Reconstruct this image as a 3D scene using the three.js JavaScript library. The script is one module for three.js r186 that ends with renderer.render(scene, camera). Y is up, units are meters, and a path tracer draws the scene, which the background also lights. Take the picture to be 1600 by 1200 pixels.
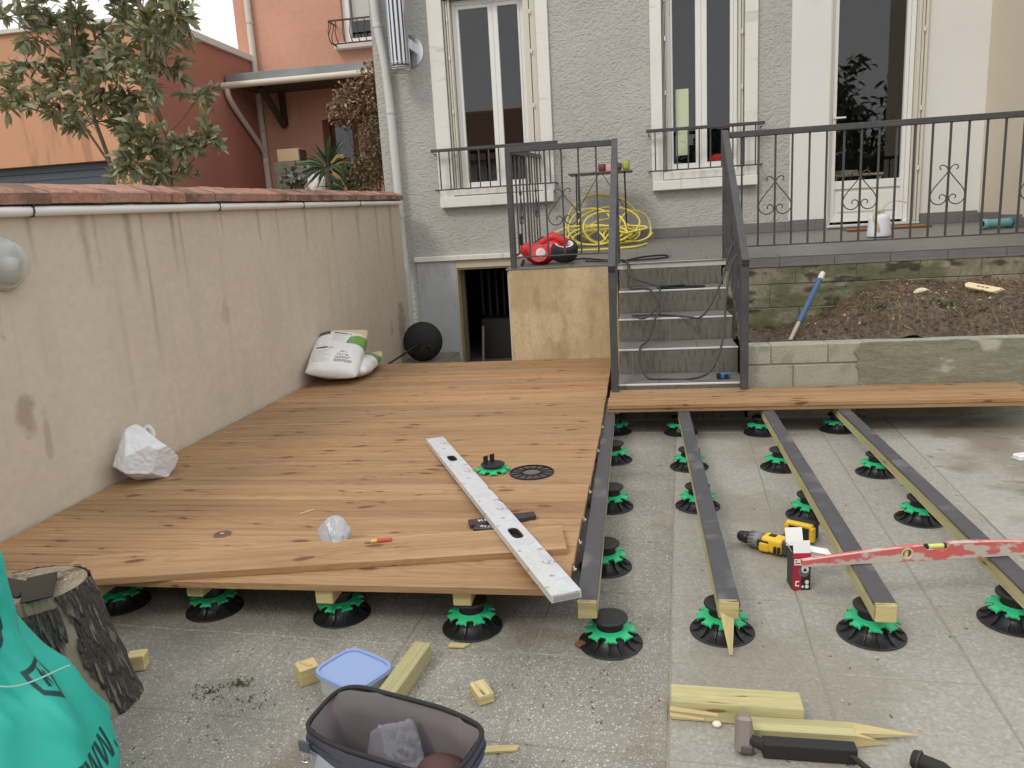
import * as THREE from 'three';
import { mergeGeometries, mergeVertices } from 'three/addons/utils/BufferGeometryUtils.js';
import { RoundedBoxGeometry } from 'three/addons/geometries/RoundedBoxGeometry.js';

// ------------------------------------------------------------------ camera, sky, sun, exposure
const scene = new THREE.Scene();
const camera = new THREE.PerspectiveCamera(53.4, 4 / 3, 0.05, 500);
camera.position.set(0, 1.45, 0);
camera.rotation.order = 'YXZ';
camera.rotation.set(-0.205973, 0.165787, -0.057289);

const renderer = new THREE.WebGLRenderer({ antialias: true });
renderer.toneMapping = THREE.LinearToneMapping;
renderer.toneMappingExposure = 1.2;
renderer.shadowMap.enabled = true;

const SUN = new THREE.Vector3(-0.42, 0.78, 0.5).normalize();
const sun = new THREE.DirectionalLight(0xfff3e2, 0.95);
sun.position.copy(SUN).multiplyScalar(40);
sun.target.position.set(0, 0, -5);
sun.castShadow = true;
sun.shadow.radius = 26;
sun.shadow.mapSize.set(2048, 2048);
Object.assign(sun.shadow.camera, { left: -14, right: 14, top: 14, bottom: -14, near: 1, far: 90 });
scene.add(sun, sun.target);

// ------------------------------------------------------------------ noise
function rng(seed) { let a = seed >>> 0; return () => { a = (a + 0x6d2b79f5) >>> 0; let t = a; t = Math.imul(t ^ (t >>> 15), t | 1); t ^= t + Math.imul(t ^ (t >>> 7), t | 61); return ((t ^ (t >>> 14)) >>> 0) / 4294967296; }; }
const rnd = rng(20240607);
const R = (a, b) => a + (b - a) * rnd();
const cl = (x, a = 0, b = 1) => Math.max(a, Math.min(b, x));
const sm = (a, b, x) => { const t = cl((x - a) / (b - a)); return t * t * (3 - 2 * t); };
const lerp = (a, b, t) => a + (b - a) * t;
const mix = (a, b, t) => [lerp(a[0], b[0], t), lerp(a[1], b[1], t), lerp(a[2], b[2], t)];
function hsh(x, y, s) { let h = Math.imul(x, 374761393) ^ Math.imul(y, 668265263) ^ Math.imul(s, 974634533); h = Math.imul(h ^ (h >>> 13), 1274126177); return ((h ^ (h >>> 16)) >>> 0) / 4294967296; }
function vn(x, y, px, py, s) {            // value noise that repeats after px, py cells
  const xi = Math.floor(x), yi = Math.floor(y), fx = x - xi, fy = y - yi, u = fx * fx * (3 - 2 * fx), v = fy * fy * (3 - 2 * fy);
  const x0 = ((xi % px) + px) % px, x1 = (x0 + 1) % px, y0 = ((yi % py) + py) % py, y1 = (y0 + 1) % py;
  const a = hsh(x0, y0, s), b = hsh(x1, y0, s), c = hsh(x0, y1, s), d = hsh(x1, y1, s);
  return a + (b - a) * u + (c - a) * v + (a - b - c + d) * u * v;
}
function fbm(u, v, fx, fy, oct, s) { let t = 0, a = 0.5, n = 0; for (let i = 0; i < oct; i++) { t += a * vn(u * fx, v * fy, fx, fy, s + i * 17); n += a; a *= 0.5; fx *= 2; fy *= 2; } return t / n; }
function cells(u, v, f, s) {              // repeating cell noise: nearest distance, second, id
  const x = u * f, y = v * f, xi = Math.floor(x), yi = Math.floor(y); let d1 = 9, d2 = 9, id = 0;
  for (let j = -1; j < 2; j++) for (let i = -1; i < 2; i++) {
    const a = (((xi + i) % f) + f) % f, b = (((yi + j) % f) + f) % f, dx = xi + i + hsh(a, b, s) - x, dy = yi + j + hsh(a, b, s + 7) - y, d = dx * dx + dy * dy;
    if (d < d1) { d2 = d1; d1 = d; id = hsh(a, b, s + 13); } else if (d < d2) d2 = d;
  }
  return [Math.sqrt(d1), Math.sqrt(d2), id];
}

// the overcast sky
{
  const w = 512, h = 256, d = new Float32Array(w * h * 4);
  for (let j = 0; j < h; j++) for (let i = 0; i < w; i++) {
    const u = (i + 0.5) / w, el = ((j + 0.5) / h - 0.5) * Math.PI, y = Math.sin(el);
    const c = fbm(u, (j + 0.5) / h, 8, 6, 5, 3), k = 0.86 + 0.3 * (c - 0.5) + 0.2 * Math.max(0, y);
    const o = (j * w + i) * 4, g = y < 0 ? 0.8 : 1;
    d[o] = k * 0.985 * g; d[o + 1] = k * 1.0 * g; d[o + 2] = k * 1.03 * g; d[o + 3] = 1;
  }
  const t = new THREE.DataTexture(d, w, h, THREE.RGBAFormat, THREE.FloatType);
  t.mapping = THREE.EquirectangularReflectionMapping; t.magFilter = t.minFilter = THREE.LinearFilter; t.needsUpdate = true;
  scene.background = t; scene.environment = t;
}

// ------------------------------------------------------------------ textures and materials
function makeTex(w, h, fn, mw, mh) {      // fn(u, v) gives [r, g, b (sRGB 0..1), height]; mw x mh metres
  const a = new Uint8Array(w * h * 4), b = new Uint8Array(w * h * 4);
  for (let j = 0; j < h; j++) for (let i = 0; i < w; i++) {
    const c = fn((i + 0.5) / w, (j + 0.5) / h), o = (j * w + i) * 4;
    a[o] = cl(c[0]) * 255; a[o + 1] = cl(c[1]) * 255; a[o + 2] = cl(c[2]) * 255; a[o + 3] = 255;
    b[o] = b[o + 1] = b[o + 2] = cl(c[3] ?? 0.5) * 255; b[o + 3] = 255;
  }
  const mk = (data, srgb) => { const t = new THREE.DataTexture(data, w, h); t.wrapS = t.wrapT = THREE.RepeatWrapping; t.magFilter = THREE.LinearFilter; t.minFilter = THREE.LinearMipmapLinearFilter; t.generateMipmaps = true; if (srgb) t.colorSpace = THREE.SRGBColorSpace; t.repeat.set(1 / mw, 1 / mh); t.needsUpdate = true; return t; };
  return { map: mk(a, true), bump: mk(b, false) };
}
function std(tex, o = {}) { const m = { roughness: 0.9, metalness: 0, ...o }; const bs = m.bumpScale; delete m.bumpScale; if (tex) { m.map = tex.map; if (bs) { m.bumpMap = tex.bump; m.bumpScale = bs; } } return new THREE.MeshStandardMaterial(m); }
const S = (r, g, b) => new THREE.Color().setRGB(r / 255, g / 255, b / 255, THREE.SRGBColorSpace);
const plain = (r, g, b, rough = 0.6, o = {}) => new THREE.MeshStandardMaterial({ color: S(r, g, b), roughness: rough, ...o });

const T = {}, M = {};
T.gravel = makeTex(1536, 1536, (u, v) => {
  const [d1, d2, id] = cells(u, v, 168, 5), [e1, e2, id2] = cells(u, v, 370, 8), big = fbm(u, v, 6, 6, 5, 41), e = sm(0.02, 0.3, d2 - d1), f = sm(0.02, 0.3, e2 - e1);
  const pick = id > 0.55, q = pick ? id : id2, on = pick ? e : f;
  const base = [0.56, 0.545, 0.505], st = mix([0.51, 0.49, 0.45], [0.79, 0.775, 0.73], q * q);
  let c = mix(base, st, 0.62 * on); const k = 0.92 + 0.26 * big; c = c.map((x) => x * k);
  const dirt = sm(0.54, 0.78, fbm(u, v, 5, 5, 6, 77)); c = mix(c, [0.44, 0.385, 0.31], dirt * 0.42);
  return [...c, on * (0.45 + 0.4 * q)];
}, 1.62, 1.62);
T.slab = makeTex(1024, 1024, (u, v) => {
  const [d1, d2, id] = cells(u, v, 120, 15), big = fbm(u, v, 4, 4, 6, 51), fine = fbm(u, v, 160, 160, 2, 52), on = id > 0.45 ? sm(0.05, 0.35, d2 - d1) : 0;
  let c = mix([0.57, 0.555, 0.515], [0.64, 0.63, 0.59], big); c = mix(c, mix([0.55, 0.53, 0.48], [0.76, 0.74, 0.69], id * id), on * 0.4); c = c.map((x) => x * (0.92 + 0.16 * fine));
  const dirt = sm(0.55, 0.72, fbm(u, v, 3, 3, 6, 97)); c = mix(c, [0.48, 0.45, 0.40], dirt * 0.35);
  return [...c, 0.4 + 0.35 * on + 0.25 * fine];
}, 1.4, 1.4);
T.screed = makeTex(1024, 1024, (u, v) => {
  const big = fbm(u, v, 3, 3, 7, 151), mid = fbm(u, v, 12, 9, 5, 152), fine = fbm(u, v, 140, 140, 3, 153);
  let c = mix([0.58, 0.565, 0.525], [0.675, 0.662, 0.62], big * 0.6 + mid * 0.4); c = c.map((x) => x * (0.94 + 0.12 * fine));
  c = mix(c, [0.42, 0.38, 0.32], sm(0.55, 0.72, fbm(u, v, 4, 5, 6, 160)) * 0.6);
  c = mix(c, [0.36, 0.34, 0.30], sm(0.66, 0.82, fbm(u, v, 30, 36, 4, 170)) * 0.4);
  return [...c, mid * 0.5 + fine * 0.5];
}, 2.9, 2.9);
function woodTex(w, h, mw, strips, seed, light, dark, knotN, knotCol) {
  const r = rng(seed), K = []; for (let s = 0; s < strips; s++) { const a = []; for (let k = 0; k < knotN; k++) a.push([r(), 0.12 + 0.76 * r(), r() < 0.3 ? 0.010 + 0.007 * r() : 0.004 + 0.005 * r(), (r() - 0.5) * 2.6]); K.push(a); }
  const tone = K.map(() => 0.93 + 0.13 * r());
  return (u, v) => {
    const s = Math.min(strips - 1, Math.floor(v * strips)), y = v * strips - s; let warp = 0, kn = 0, tail = 0;
    for (const [ku, kv, kr, sl] of K[s]) {
      let du = u - ku; du -= Math.round(du); const X = du * mw, Y = (y - kv) * 0.22 - sl * 0.25 * X * Math.exp(-X * X * 120), d = Math.hypot(X * 0.42, Y);
      warp += Math.exp(-(X * X * 60 + Y * Y * 900)) * (Y > 0 ? 1 : -1) * 1.6;
      kn = Math.max(kn, 1 - sm(kr * 0.75, kr * 1.25, d)); tail = Math.max(tail, Math.exp(-Math.abs(Y) / (kr * 0.8)) * Math.exp(-Math.abs(X) / 0.07));
    }
    const wv = (fbm(u, v, 5, strips * 3, 4, seed + 3) - 0.5) * 5, ring = y * 9 + wv + warp;
    const g1 = 0.5 + 0.5 * Math.sin(ring * 6.283), g2 = fbm(u, v, 18, strips * 60, 3, seed + 5), g3 = fbm(u, v, 60, strips * 110, 2, seed + 6), bl = fbm(u, v, 3, strips * 6, 5, seed + 9);
    let t = 0.18 * g1 * g1 + 0.28 * g2 + 0.14 * g3 + 0.8 * (bl - 0.3); t = cl(t);
    let c = mix(light, dark, t).map((x) => x * tone[s]);
    c = mix(c, knotCol, cl(tail * 0.55)); c = mix(c, knotCol.map((x) => x * (0.78 + 0.3 * g2)), kn * 0.7);
    return [...c, 0.6 - 0.35 * g2 - 0.2 * g3 - 0.15 * kn];
  };
}
T.deck = makeTex(2048, 1024, woodTex(2048, 1024, 2.6, 6, 31, [0.75, 0.62, 0.465], [0.55, 0.405, 0.265], 11, [0.42, 0.255, 0.16]), 2.6, 1.32);
T.pine = makeTex(1024, 512, woodTex(1024, 512, 1.2, 5, 37, [0.85, 0.82, 0.685], [0.70, 0.665, 0.525], 2, [0.47, 0.39, 0.25]), 1.2, 0.5);
T.rough = makeTex(1024, 1024, (u, v) => {
  const w = fbm(u, v, 10, 10, 3, 200) * 0.05, a = fbm(u + w, v + w, 34, 50, 4, 201), b = fbm(u, v, 90, 116, 3, 202), h = Math.pow(Math.abs(a - 0.5) * 2, 0.7), hh = cl(0.75 * (1 - h) + 0.35 * b - 0.1);
  const st = fbm(u, v, 4, 3, 5, 203); let c = mix([0.675, 0.668, 0.643], [0.735, 0.728, 0.705], hh).map((x) => x * (0.95 + 0.1 * st));
  return [...c, hh];
}, 1.7, 1.7);
T.orange = makeTex(512, 512, (u, v) => { const a = fbm(u, v, 4, 3, 6, 220), b = fbm(u, v, 64, 64, 3, 221), k = 0.93 + 0.14 * a + 0.05 * (b - 0.5); return [0.80 * k, 0.60 * k, 0.51 * k, b]; }, 3.5, 3.5);
T.orangePale = makeTex(512, 512, (u, v) => { const a = fbm(u, v, 3, 4, 6, 225), b = fbm(u, v, 64, 64, 3, 226), k = 0.94 + 0.12 * a; let c = [0.80 * k, 0.60 * k, 0.47 * k]; c = mix(c, [0.55, 0.40, 0.31], sm(0.62, 0.74, fbm(u, v, 14, 3, 5, 228)) * 0.4); return [...c, b]; }, 4, 4);
T.orangeShaded = makeTex(512, 512, (u, v) => { const a = fbm(u, v, 4, 3, 6, 230), b = fbm(u, v, 64, 64, 3, 231), k = 0.93 + 0.14 * a; return [0.665 * k, 0.44 * k, 0.365 * k, b]; }, 3.5, 3.5);  // darker orange render: the shade on the garage side wall is painted in
T.clay = makeTex(512, 512, (u, v) => {
  const a = fbm(u, v, 5, 5, 5, 240), b = fbm(u, v, 50, 50, 3, 241); let c = mix([0.61, 0.455, 0.395], [0.70, 0.555, 0.49], a).map((x) => x * (0.9 + 0.2 * b));
  c = mix(c, [0.44, 0.365, 0.31], sm(0.5, 0.68, fbm(u, v, 7, 7, 5, 244)) * 0.75); return [...c, b];
}, 0.9, 0.9);
T.mossWall = makeTex(1024, 512, (u, v) => {
  const a = fbm(u, v, 6, 5, 6, 250), b = fbm(u, v, 80, 40, 4, 251), m = fbm(u, v, 8, 6, 6, 252); let c = mix([0.50, 0.475, 0.41], [0.62, 0.595, 0.515], a).map((x) => x * (0.84 + 0.32 * b));
  c = mix(c, [0.36, 0.375, 0.25], sm(0.42, 0.66, m) * 0.75); c = mix(c, [0.20, 0.19, 0.15], sm(0.6, 0.75, fbm(u, v, 12, 12, 5, 258)) * 0.7); return [...c, b * 0.7 + 0.3 * m];
}, 2.0, 1.0);
T.block = makeTex(512, 512, (u, v) => { const [d1, d2] = cells(u, v, 90, 261), a = fbm(u, v, 5, 5, 5, 262), p = sm(0.02, 0.25, d2 - d1); let c = mix([0.60, 0.59, 0.535], [0.755, 0.745, 0.69], 0.45 * a + 0.5 * p); c = mix(c, [0.52, 0.53, 0.44], sm(0.56, 0.72, fbm(u, v, 6, 6, 4, 265)) * 0.4); return [...c, p]; }, 0.8, 0.8);
T.cement = makeTex(1024, 512, (u, v) => { const a = fbm(u, v, 5, 5, 6, 270), b = fbm(u, v, 20, 34, 5, 271), c0 = fbm(u, v, 90, 90, 2, 272); let c = mix([0.41, 0.405, 0.345], [0.60, 0.59, 0.525], 0.55 * a + 0.45 * b).map((x) => x * (0.94 + 0.12 * c0)); c = mix(c, [0.75, 0.74, 0.68], sm(0.66, 0.74, fbm(u, v, 7, 5, 4, 275)) * 0.7); return [...c, b * 0.7 + c0 * 0.3]; }, 1.8, 0.9);
T.boxFront = makeTex(512, 512, (u, v) => { const a = fbm(u, v, 9, 2, 6, 280), b = fbm(u, v, 4, 4, 6, 281), c0 = fbm(u, v, 70, 40, 3, 283); let c = mix([0.84, 0.77, 0.635], [0.74, 0.66, 0.515], a).map((x) => x * (0.93 + 0.12 * c0)); c = mix(c, [0.60, 0.525, 0.395], sm(0.46, 0.70, b) * 0.38); c = mix(c, [0.50, 0.43, 0.32], sm(0.56, 0.74, fbm(u, v, 13, 4, 6, 285)) * 0.22); return [...c, c0]; }, 1.05, 1.05);
T.soil = makeTex(1024, 512, (u, v) => { const a = fbm(u, v, 14, 10, 6, 290), b = fbm(u, v, 120, 80, 3, 291), f = fbm(u, v, 160, 30, 3, 292); let c = mix([0.235, 0.205, 0.175], [0.465, 0.405, 0.345], a * 0.6 + b * 0.3).map((x) => x * (0.8 + 0.4 * b)); c = mix(c, [0.54, 0.45, 0.355], sm(0.6, 0.75, f) * 0.45); return [...c, a * 0.6 + b * 0.4]; }, 2.4, 1.2);
T.bark = makeTex(512, 512, (u, v) => { const a = fbm(u, v, 26, 7, 5, 300), b = fbm(u, v, 90, 40, 3, 301), r = Math.abs(a - 0.5) * 2; let c = mix([0.25, 0.23, 0.21], [0.50, 0.47, 0.435], sm(0, 0.6, r) * 0.7 + b * 0.25); return [...c, sm(0, 0.5, r)]; }, 0.5, 0.5);
T.cutWood = makeTex(512, 512, (u, v) => { const a = fbm(u, v, 30, 3, 4, 310), b = fbm(u, v, 5, 5, 5, 311); let c = mix([0.66, 0.615, 0.54], [0.47, 0.42, 0.355], a * 0.6 + b * 0.4); c = mix(c, [0.37, 0.27, 0.17], sm(0.56, 0.72, fbm(u, v, 9, 3, 5, 314)) * 0.65); return [...c, a]; }, 0.4, 0.5);
T.cutTop = makeTex(512, 512, (u, v) => { const b = fbm(u, v, 7, 7, 6, 321), f = fbm(u, v, 70, 70, 3, 322), r = Math.hypot(u - 0.5, v - 0.5), g = 0.5 + 0.5 * Math.sin(r * 150 + b * 9); let c = mix([0.615, 0.575, 0.50], [0.43, 0.385, 0.32], 0.25 * g + 0.6 * b).map((x) => x * (0.85 + 0.3 * f)); c = mix(c, [0.27, 0.22, 0.17], sm(0.58, 0.72, fbm(u, v, 6, 6, 5, 325)) * 0.6); return [...c, f]; }, 1, 1);
T.tape = makeTex(1024, 128, (u, v) => { const a = fbm(u, v, 30, 4, 5, 330), b = fbm(u, v, 160, 20, 3, 331); let c = [0.30, 0.30, 0.315].map((x) => x * (0.94 + 0.12 * b)); c = mix(c, [0.52, 0.52, 0.51], sm(0.62, 0.80, fbm(u, v, 9, 3, 5, 333)) * 0.5); c = mix(c, [0.47, 0.47, 0.46], sm(0.72, 0.76, a) * 0.35); return [...c, a * 0.5 + b * 0.3]; }, 1.6, 0.2);
T.tile = makeTex(512, 256, (u, v) => { const a = fbm(u, v, 6, 40, 4, 340), b = fbm(u, v, 4, 4, 5, 341); let c = mix([0.395, 0.385, 0.37], [0.52, 0.51, 0.49], a * 0.6 + b * 0.4); return [...c, a]; }, 0.6, 0.3);
T.tileRiser = makeTex(512, 256, (u, v) => { const a = fbm(u, v, 6, 30, 4, 345), b = fbm(u, v, 14, 5, 5, 346); let c = mix([0.395, 0.372, 0.34], [0.475, 0.455, 0.42], a * 0.5 + b * 0.5); c = mix(c, [0.30, 0.275, 0.23], sm(0.55, 0.72, fbm(u, v, 40, 4, 4, 349)) * 0.5); return [...c, a]; }, 0.6, 0.3);
T.alu = makeTex(512, 512, (u, v) => { const a = fbm(u, v, 9, 9, 6, 350), b = fbm(u, v, 70, 70, 3, 351); let c = mix([0.745, 0.755, 0.765], [0.85, 0.858, 0.865], a).map((x) => x * (0.95 + 0.1 * b)); c = mix(c, [0.825, 0.825, 0.815], sm(0.5, 0.64, fbm(u, v, 6, 14, 5, 355)) * 0.8); c = mix(c, [0.40, 0.41, 0.42], sm(0.71, 0.80, fbm(u, v, 16, 16, 4, 357)) * 0.5); return [...c, a * 0.5 + b * 0.5]; }, 0.6, 0.6);
T.redLevel = makeTex(1024, 64, (u, v) => { const a = fbm(u, v, 22, 3, 5, 360), k = sm(0.44, 0.58, a + (0.5 - v) * 0.35); return [...mix([0.80, 0.40, 0.385], [0.77, 0.725, 0.685], k), 0.5]; }, 1, 0.06);
T.iron = makeTex(256, 256, (u, v) => { const a = fbm(u, v, 6, 6, 5, 370), b = fbm(u, v, 50, 50, 3, 371); return [...mix([0.265, 0.265, 0.27], [0.345, 0.345, 0.345], a).map((x) => x * (0.9 + 0.2 * b)), b]; }, 0.4, 0.4);
T.white = makeTex(512, 512, (u, v) => { const a = fbm(u, v, 4, 4, 6, 380), b = fbm(u, v, 60, 60, 3, 381); let c = mix([0.875, 0.865, 0.83], [0.925, 0.918, 0.895], a); c = mix(c, [0.70, 0.66, 0.58], sm(0.60, 0.78, fbm(u, v, 20, 3, 5, 384)) * 0.35); return [...c, b]; }, 1.6, 1.6);
T.whiteWall = makeTex(512, 512, (u, v) => { const a = fbm(u, v, 3, 3, 6, 390), b = fbm(u, v, 70, 70, 3, 391); return [...mix([0.865, 0.86, 0.845], [0.91, 0.907, 0.895], a), b]; }, 2.4, 2.4);
T.sandWall = makeTex(512, 512, (u, v) => { const a = fbm(u, v, 3, 3, 6, 395), b = fbm(u, v, 70, 70, 3, 396); return [...mix([0.775, 0.735, 0.66], [0.825, 0.785, 0.71], a), b]; }, 2.4, 2.4);
T.plinth = makeTex(512, 512, (u, v) => { const a = fbm(u, v, 4, 4, 6, 400), b = fbm(u, v, 60, 60, 3, 401); let c = mix([0.715, 0.725, 0.73], [0.77, 0.78, 0.785], a); c = mix(c, [0.60, 0.60, 0.58], sm(0.62, 0.76, fbm(u, v, 9, 5, 5, 404)) * 0.3); return [...c, b]; }, 1.2, 1.2);
T.zinc = makeTex(256, 256, (u, v) => { const a = fbm(u, v, 4, 8, 5, 410); return [...mix([0.50, 0.525, 0.53], [0.63, 0.65, 0.65], a), a]; }, 1.5, 1.5);

const bumpy = (t, s, o = {}) => std(t, { bumpScale: s, ...o });
M.gravel = bumpy(T.gravel, 0.004, { roughness: 0.95 }); M.slab = bumpy(T.slab, 0.002, { roughness: 0.95 }); M.screed = bumpy(T.screed, 0.0015, { roughness: 0.9 });
M.deckTones = [[1, 1, 1], [0.93, 0.90, 0.87], [1.0, 0.95, 0.90], [0.90, 0.89, 0.88], [0.97, 0.98, 0.97], [0.95, 0.88, 0.82]].map((c) => { const m = bumpy(T.deck, 0.0012, { roughness: 0.62 }); m.color.setRGB(...c); return m; });
M.pine = bumpy(T.pine, 0.0012, { roughness: 0.85 });
M.pineRaw = bumpy(T.pine, 0.0012, { roughness: 0.85, color: S(255, 244, 214) });
M.pineGreen = bumpy(T.pine, 0.0012, { roughness: 0.85, color: S(226, 226, 204) });
M.rough = bumpy(T.rough, 0.011, { roughness: 0.95 }); M.orange = bumpy(T.orange, 0.002); M.orangePale = bumpy(T.orangePale, 0.002); M.orangeShaded = bumpy(T.orangeShaded, 0.002);
M.clay = [[1, 1, 1], [0.92, 0.85, 0.82], [1, 0.9, 0.84], [0.85, 0.83, 0.8]].map((c) => { const m = bumpy(T.clay, 0.004, { roughness: 0.95 }); m.color.setRGB(...c); return m; });
M.mossWall = bumpy(T.mossWall, 0.008, { roughness: 1 }); M.block = bumpy(T.block, 0.004, { roughness: 0.95 }); M.cement = bumpy(T.cement, 0.006, { roughness: 0.95 });
M.boxFront = bumpy(T.boxFront, 0.002); M.soil = bumpy(T.soil, 0.03, { roughness: 1 }); M.bark = bumpy(T.bark, 0.02, { roughness: 1 }); M.cutWood = bumpy(T.cutWood, 0.003); M.cutTop = bumpy(T.cutTop, 0.003);
M.tape = bumpy(T.tape, 0.001, { roughness: 0.42 }); M.tile = bumpy(T.tile, 0.0006, { roughness: 0.45 }); M.tileRiser = bumpy(T.tileRiser, 0.0006, { roughness: 0.5 });
M.alu = bumpy(T.alu, 0.001, { roughness: 0.5, metalness: 0.15 }); M.redLevel = std(T.redLevel, { roughness: 0.6 }); M.iron = bumpy(T.iron, 0.0006, { roughness: 0.55, metalness: 0.2 });
M.white = bumpy(T.white, 0.001, { roughness: 0.7 }); M.whiteWall = bumpy(T.whiteWall, 0.001); M.sandWall = bumpy(T.sandWall, 0.001); M.plinth = bumpy(T.plinth, 0.002); M.zinc = std(T.zinc, { roughness: 0.5, metalness: 0.3 });
M.pvc = plain(232, 232, 228, 0.35); M.pipe = plain(205, 206, 202, 0.5); M.grout = plain(198, 194, 184, 0.9); M.nosing = plain(226, 226, 226, 0.35, { metalness: 0.3 });
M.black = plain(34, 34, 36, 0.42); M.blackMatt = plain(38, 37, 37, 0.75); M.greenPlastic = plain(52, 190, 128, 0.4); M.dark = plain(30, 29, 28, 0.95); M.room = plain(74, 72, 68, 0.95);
M.glass = new THREE.MeshPhysicalMaterial({ color: 0xffffff, transmission: 1, thickness: 0, roughness: 0.01, ior: 1.5 });
M.steel = plain(205, 207, 210, 0.22, { metalness: 0.9 }); M.yellow = plain(222, 206, 96, 0.45); M.red = plain(214, 44, 48, 0.35); M.rubber = plain(44, 44, 46, 0.8);

// ------------------------------------------------------------------ scene helpers
const taken = {};
function numbered(n) { const k = taken[n] = (taken[n] ?? -1) + 1; return k ? `${n}_${String(k).padStart(3, '0')}` : n; }
function thing(name, label, category, pos = [0, 0, 0], ry = 0, group) { const o = new THREE.Group(); o.name = numbered(name); o.position.set(...pos); o.rotation.y = ry; o.userData = { label, category }; if (group) o.userData.group = group; scene.add(o); return o; }
function struct(name) { const o = new THREE.Group(); o.name = name; o.userData = { kind: 'structure' }; scene.add(o); return o; }
function sub(name, parent) { const o = new THREE.Group(); o.name = name; parent.add(o); return o; }
function mesh(name, geo, mat, parent) { if (Array.isArray(geo)) geo = merge(geo); const m = new THREE.Mesh(geo, mat); m.name = name; m.castShadow = m.receiveShadow = true; parent.add(m); return m; }
function merge(a) { return mergeGeometries(a.map((g) => { let h = g.index ? g.toNonIndexed() : g; for (const k of Object.keys(h.attributes)) if (!['position', 'normal', 'uv'].includes(k)) h.deleteAttribute(k); return h; })); }
function copyOf(src, pos, ry = 0, label) { const c = src.clone(); c.name = numbered(src.name.replace(/_\d{3}$/, '')); c.position.set(...pos); c.rotation.y = ry; c.userData = { ...src.userData }; if (label) c.userData.label = label; scene.add(c); return c; }

// geometry helpers
function uvm(g, along = 'x', ou = 0, ov = 0) {          // uv in metres, u runs along the given axis
  g = g.index ? g.toNonIndexed() : g; const p = g.attributes.position, uv = new Float32Array(p.count * 2), a = new THREE.Vector3(), b = new THREE.Vector3(), c = new THREE.Vector3(), n = new THREE.Vector3();
  for (let i = 0; i < p.count; i += 3) {
    a.fromBufferAttribute(p, i); b.fromBufferAttribute(p, i + 1); c.fromBufferAttribute(p, i + 2); n.subVectors(b, a).cross(c.clone().sub(a));
    const ax = Math.abs(n.x), ay = Math.abs(n.y), az = Math.abs(n.z), d = ax > ay && ax > az ? 'x' : ay > az ? 'y' : 'z';
    const [U, V] = { x: { x: ['z', 'y'], y: ['x', 'z'], z: ['x', 'y'] }, z: { x: ['z', 'y'], y: ['z', 'x'], z: ['x', 'y'] }, y: { x: ['y', 'z'], y: ['x', 'z'], z: ['y', 'x'] } }[along][d];
    [a, b, c].forEach((q, k) => { uv[(i + k) * 2] = q[U] + ou; uv[(i + k) * 2 + 1] = q[V] + ov; });
  }
  g.setAttribute('uv', new THREE.BufferAttribute(uv, 2)); return g;
}
const mat4 = (x, y, z, rx = 0, ry = 0, rz = 0, s = 1) => new THREE.Matrix4().compose(new THREE.Vector3(x, y, z), new THREE.Quaternion().setFromEuler(new THREE.Euler(rx, ry, rz, 'YXZ')), new THREE.Vector3(s, s, s));
const at = (g, x, y, z, rx = 0, ry = 0, rz = 0) => { g.applyMatrix4(mat4(x, y, z, rx, ry, rz)); return g; };
function polyMesh(faces) {                              // faces: arrays of points (convex, counter-clockwise seen from outside)
  const P = []; for (const f of faces) for (let i = 1; i + 1 < f.length; i++) P.push(...f[0], ...f[i], ...f[i + 1]);
  const g = new THREE.BufferGeometry(); g.setAttribute('position', new THREE.BufferAttribute(new Float32Array(P), 3)); g.setAttribute('uv', new THREE.BufferAttribute(new Float32Array(P.length / 3 * 2), 2)); g.computeVertexNormals(); return g;
}
function cbox(w, h, d, c = 0.003) {                     // box with chamfered edges, 44 triangles
  const X = w / 2, Y = h / 2, Z = d / 2, f = []; c = Math.min(c, X * 0.6, Y * 0.6, Z * 0.6); const x = X - c, y = Y - c, z = Z - c;
  const quad = (a, b, e, g) => f.push([a, b, e, g]);
  for (const s of [1, -1]) {
    const q = (l) => (s > 0 ? l : l.slice().reverse());
    quad(...q([[s * X, -y, z], [s * X, -y, -z], [s * X, y, -z], [s * X, y, z]])); quad(...q([[-x, s * Y, z], [x, s * Y, z], [x, s * Y, -z], [-x, s * Y, -z]])); quad(...q([[-x, -y, s * Z], [x, -y, s * Z], [x, y, s * Z], [-x, y, s * Z]]));
    for (const t of [1, -1]) {
      const e = s * t > 0;
      const r = (l) => (e ? l : l.slice().reverse());
      quad(...r([[s * X, t * y, z], [s * X, t * y, -z], [s * x, t * Y, -z], [s * x, t * Y, z]]));
      quad(...r([[s * X, -y, t * z].slice(), [s * x, -y, t * Z], [s * x, y, t * Z], [s * X, y, t * z]].reverse()));
      quad(...r([[-x, s * Y, t * z], [-x, s * y, t * Z], [x, s * y, t * Z], [x, s * Y, t * z]]));
      for (const k of [1, -1]) { const g = [[s * X, t * y, k * z], [s * x, t * Y, k * z], [s * x, t * y, k * Z]]; f.push(s * t * k > 0 ? g : g.reverse()); }
    }
  }
  return polyMesh(f);
}
const bx = (w, h, d, x, y, z, c = 0.003, along = 'x') => uvm(at(cbox(w, h, d, c), x, y, z), along);           // chamfered, uv in metres at its place
const pb = (w, h, d, x, y, z, along = 'x') => uvm(at(new THREE.BoxGeometry(w, h, d), x, y, z), along);           // plain box
const span = (x0, x1, y0, y1, z0, z1, c = 0, along = 'x') => (c ? bx(x1 - x0, y1 - y0, Math.abs(z1 - z0), (x0 + x1) / 2, (y0 + y1) / 2, (z0 + z1) / 2, c, along) : pb(x1 - x0, y1 - y0, Math.abs(z1 - z0), (x0 + x1) / 2, (y0 + y1) / 2, (z0 + z1) / 2, along));
const V = (a) => new THREE.Vector3(...a);
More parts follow.
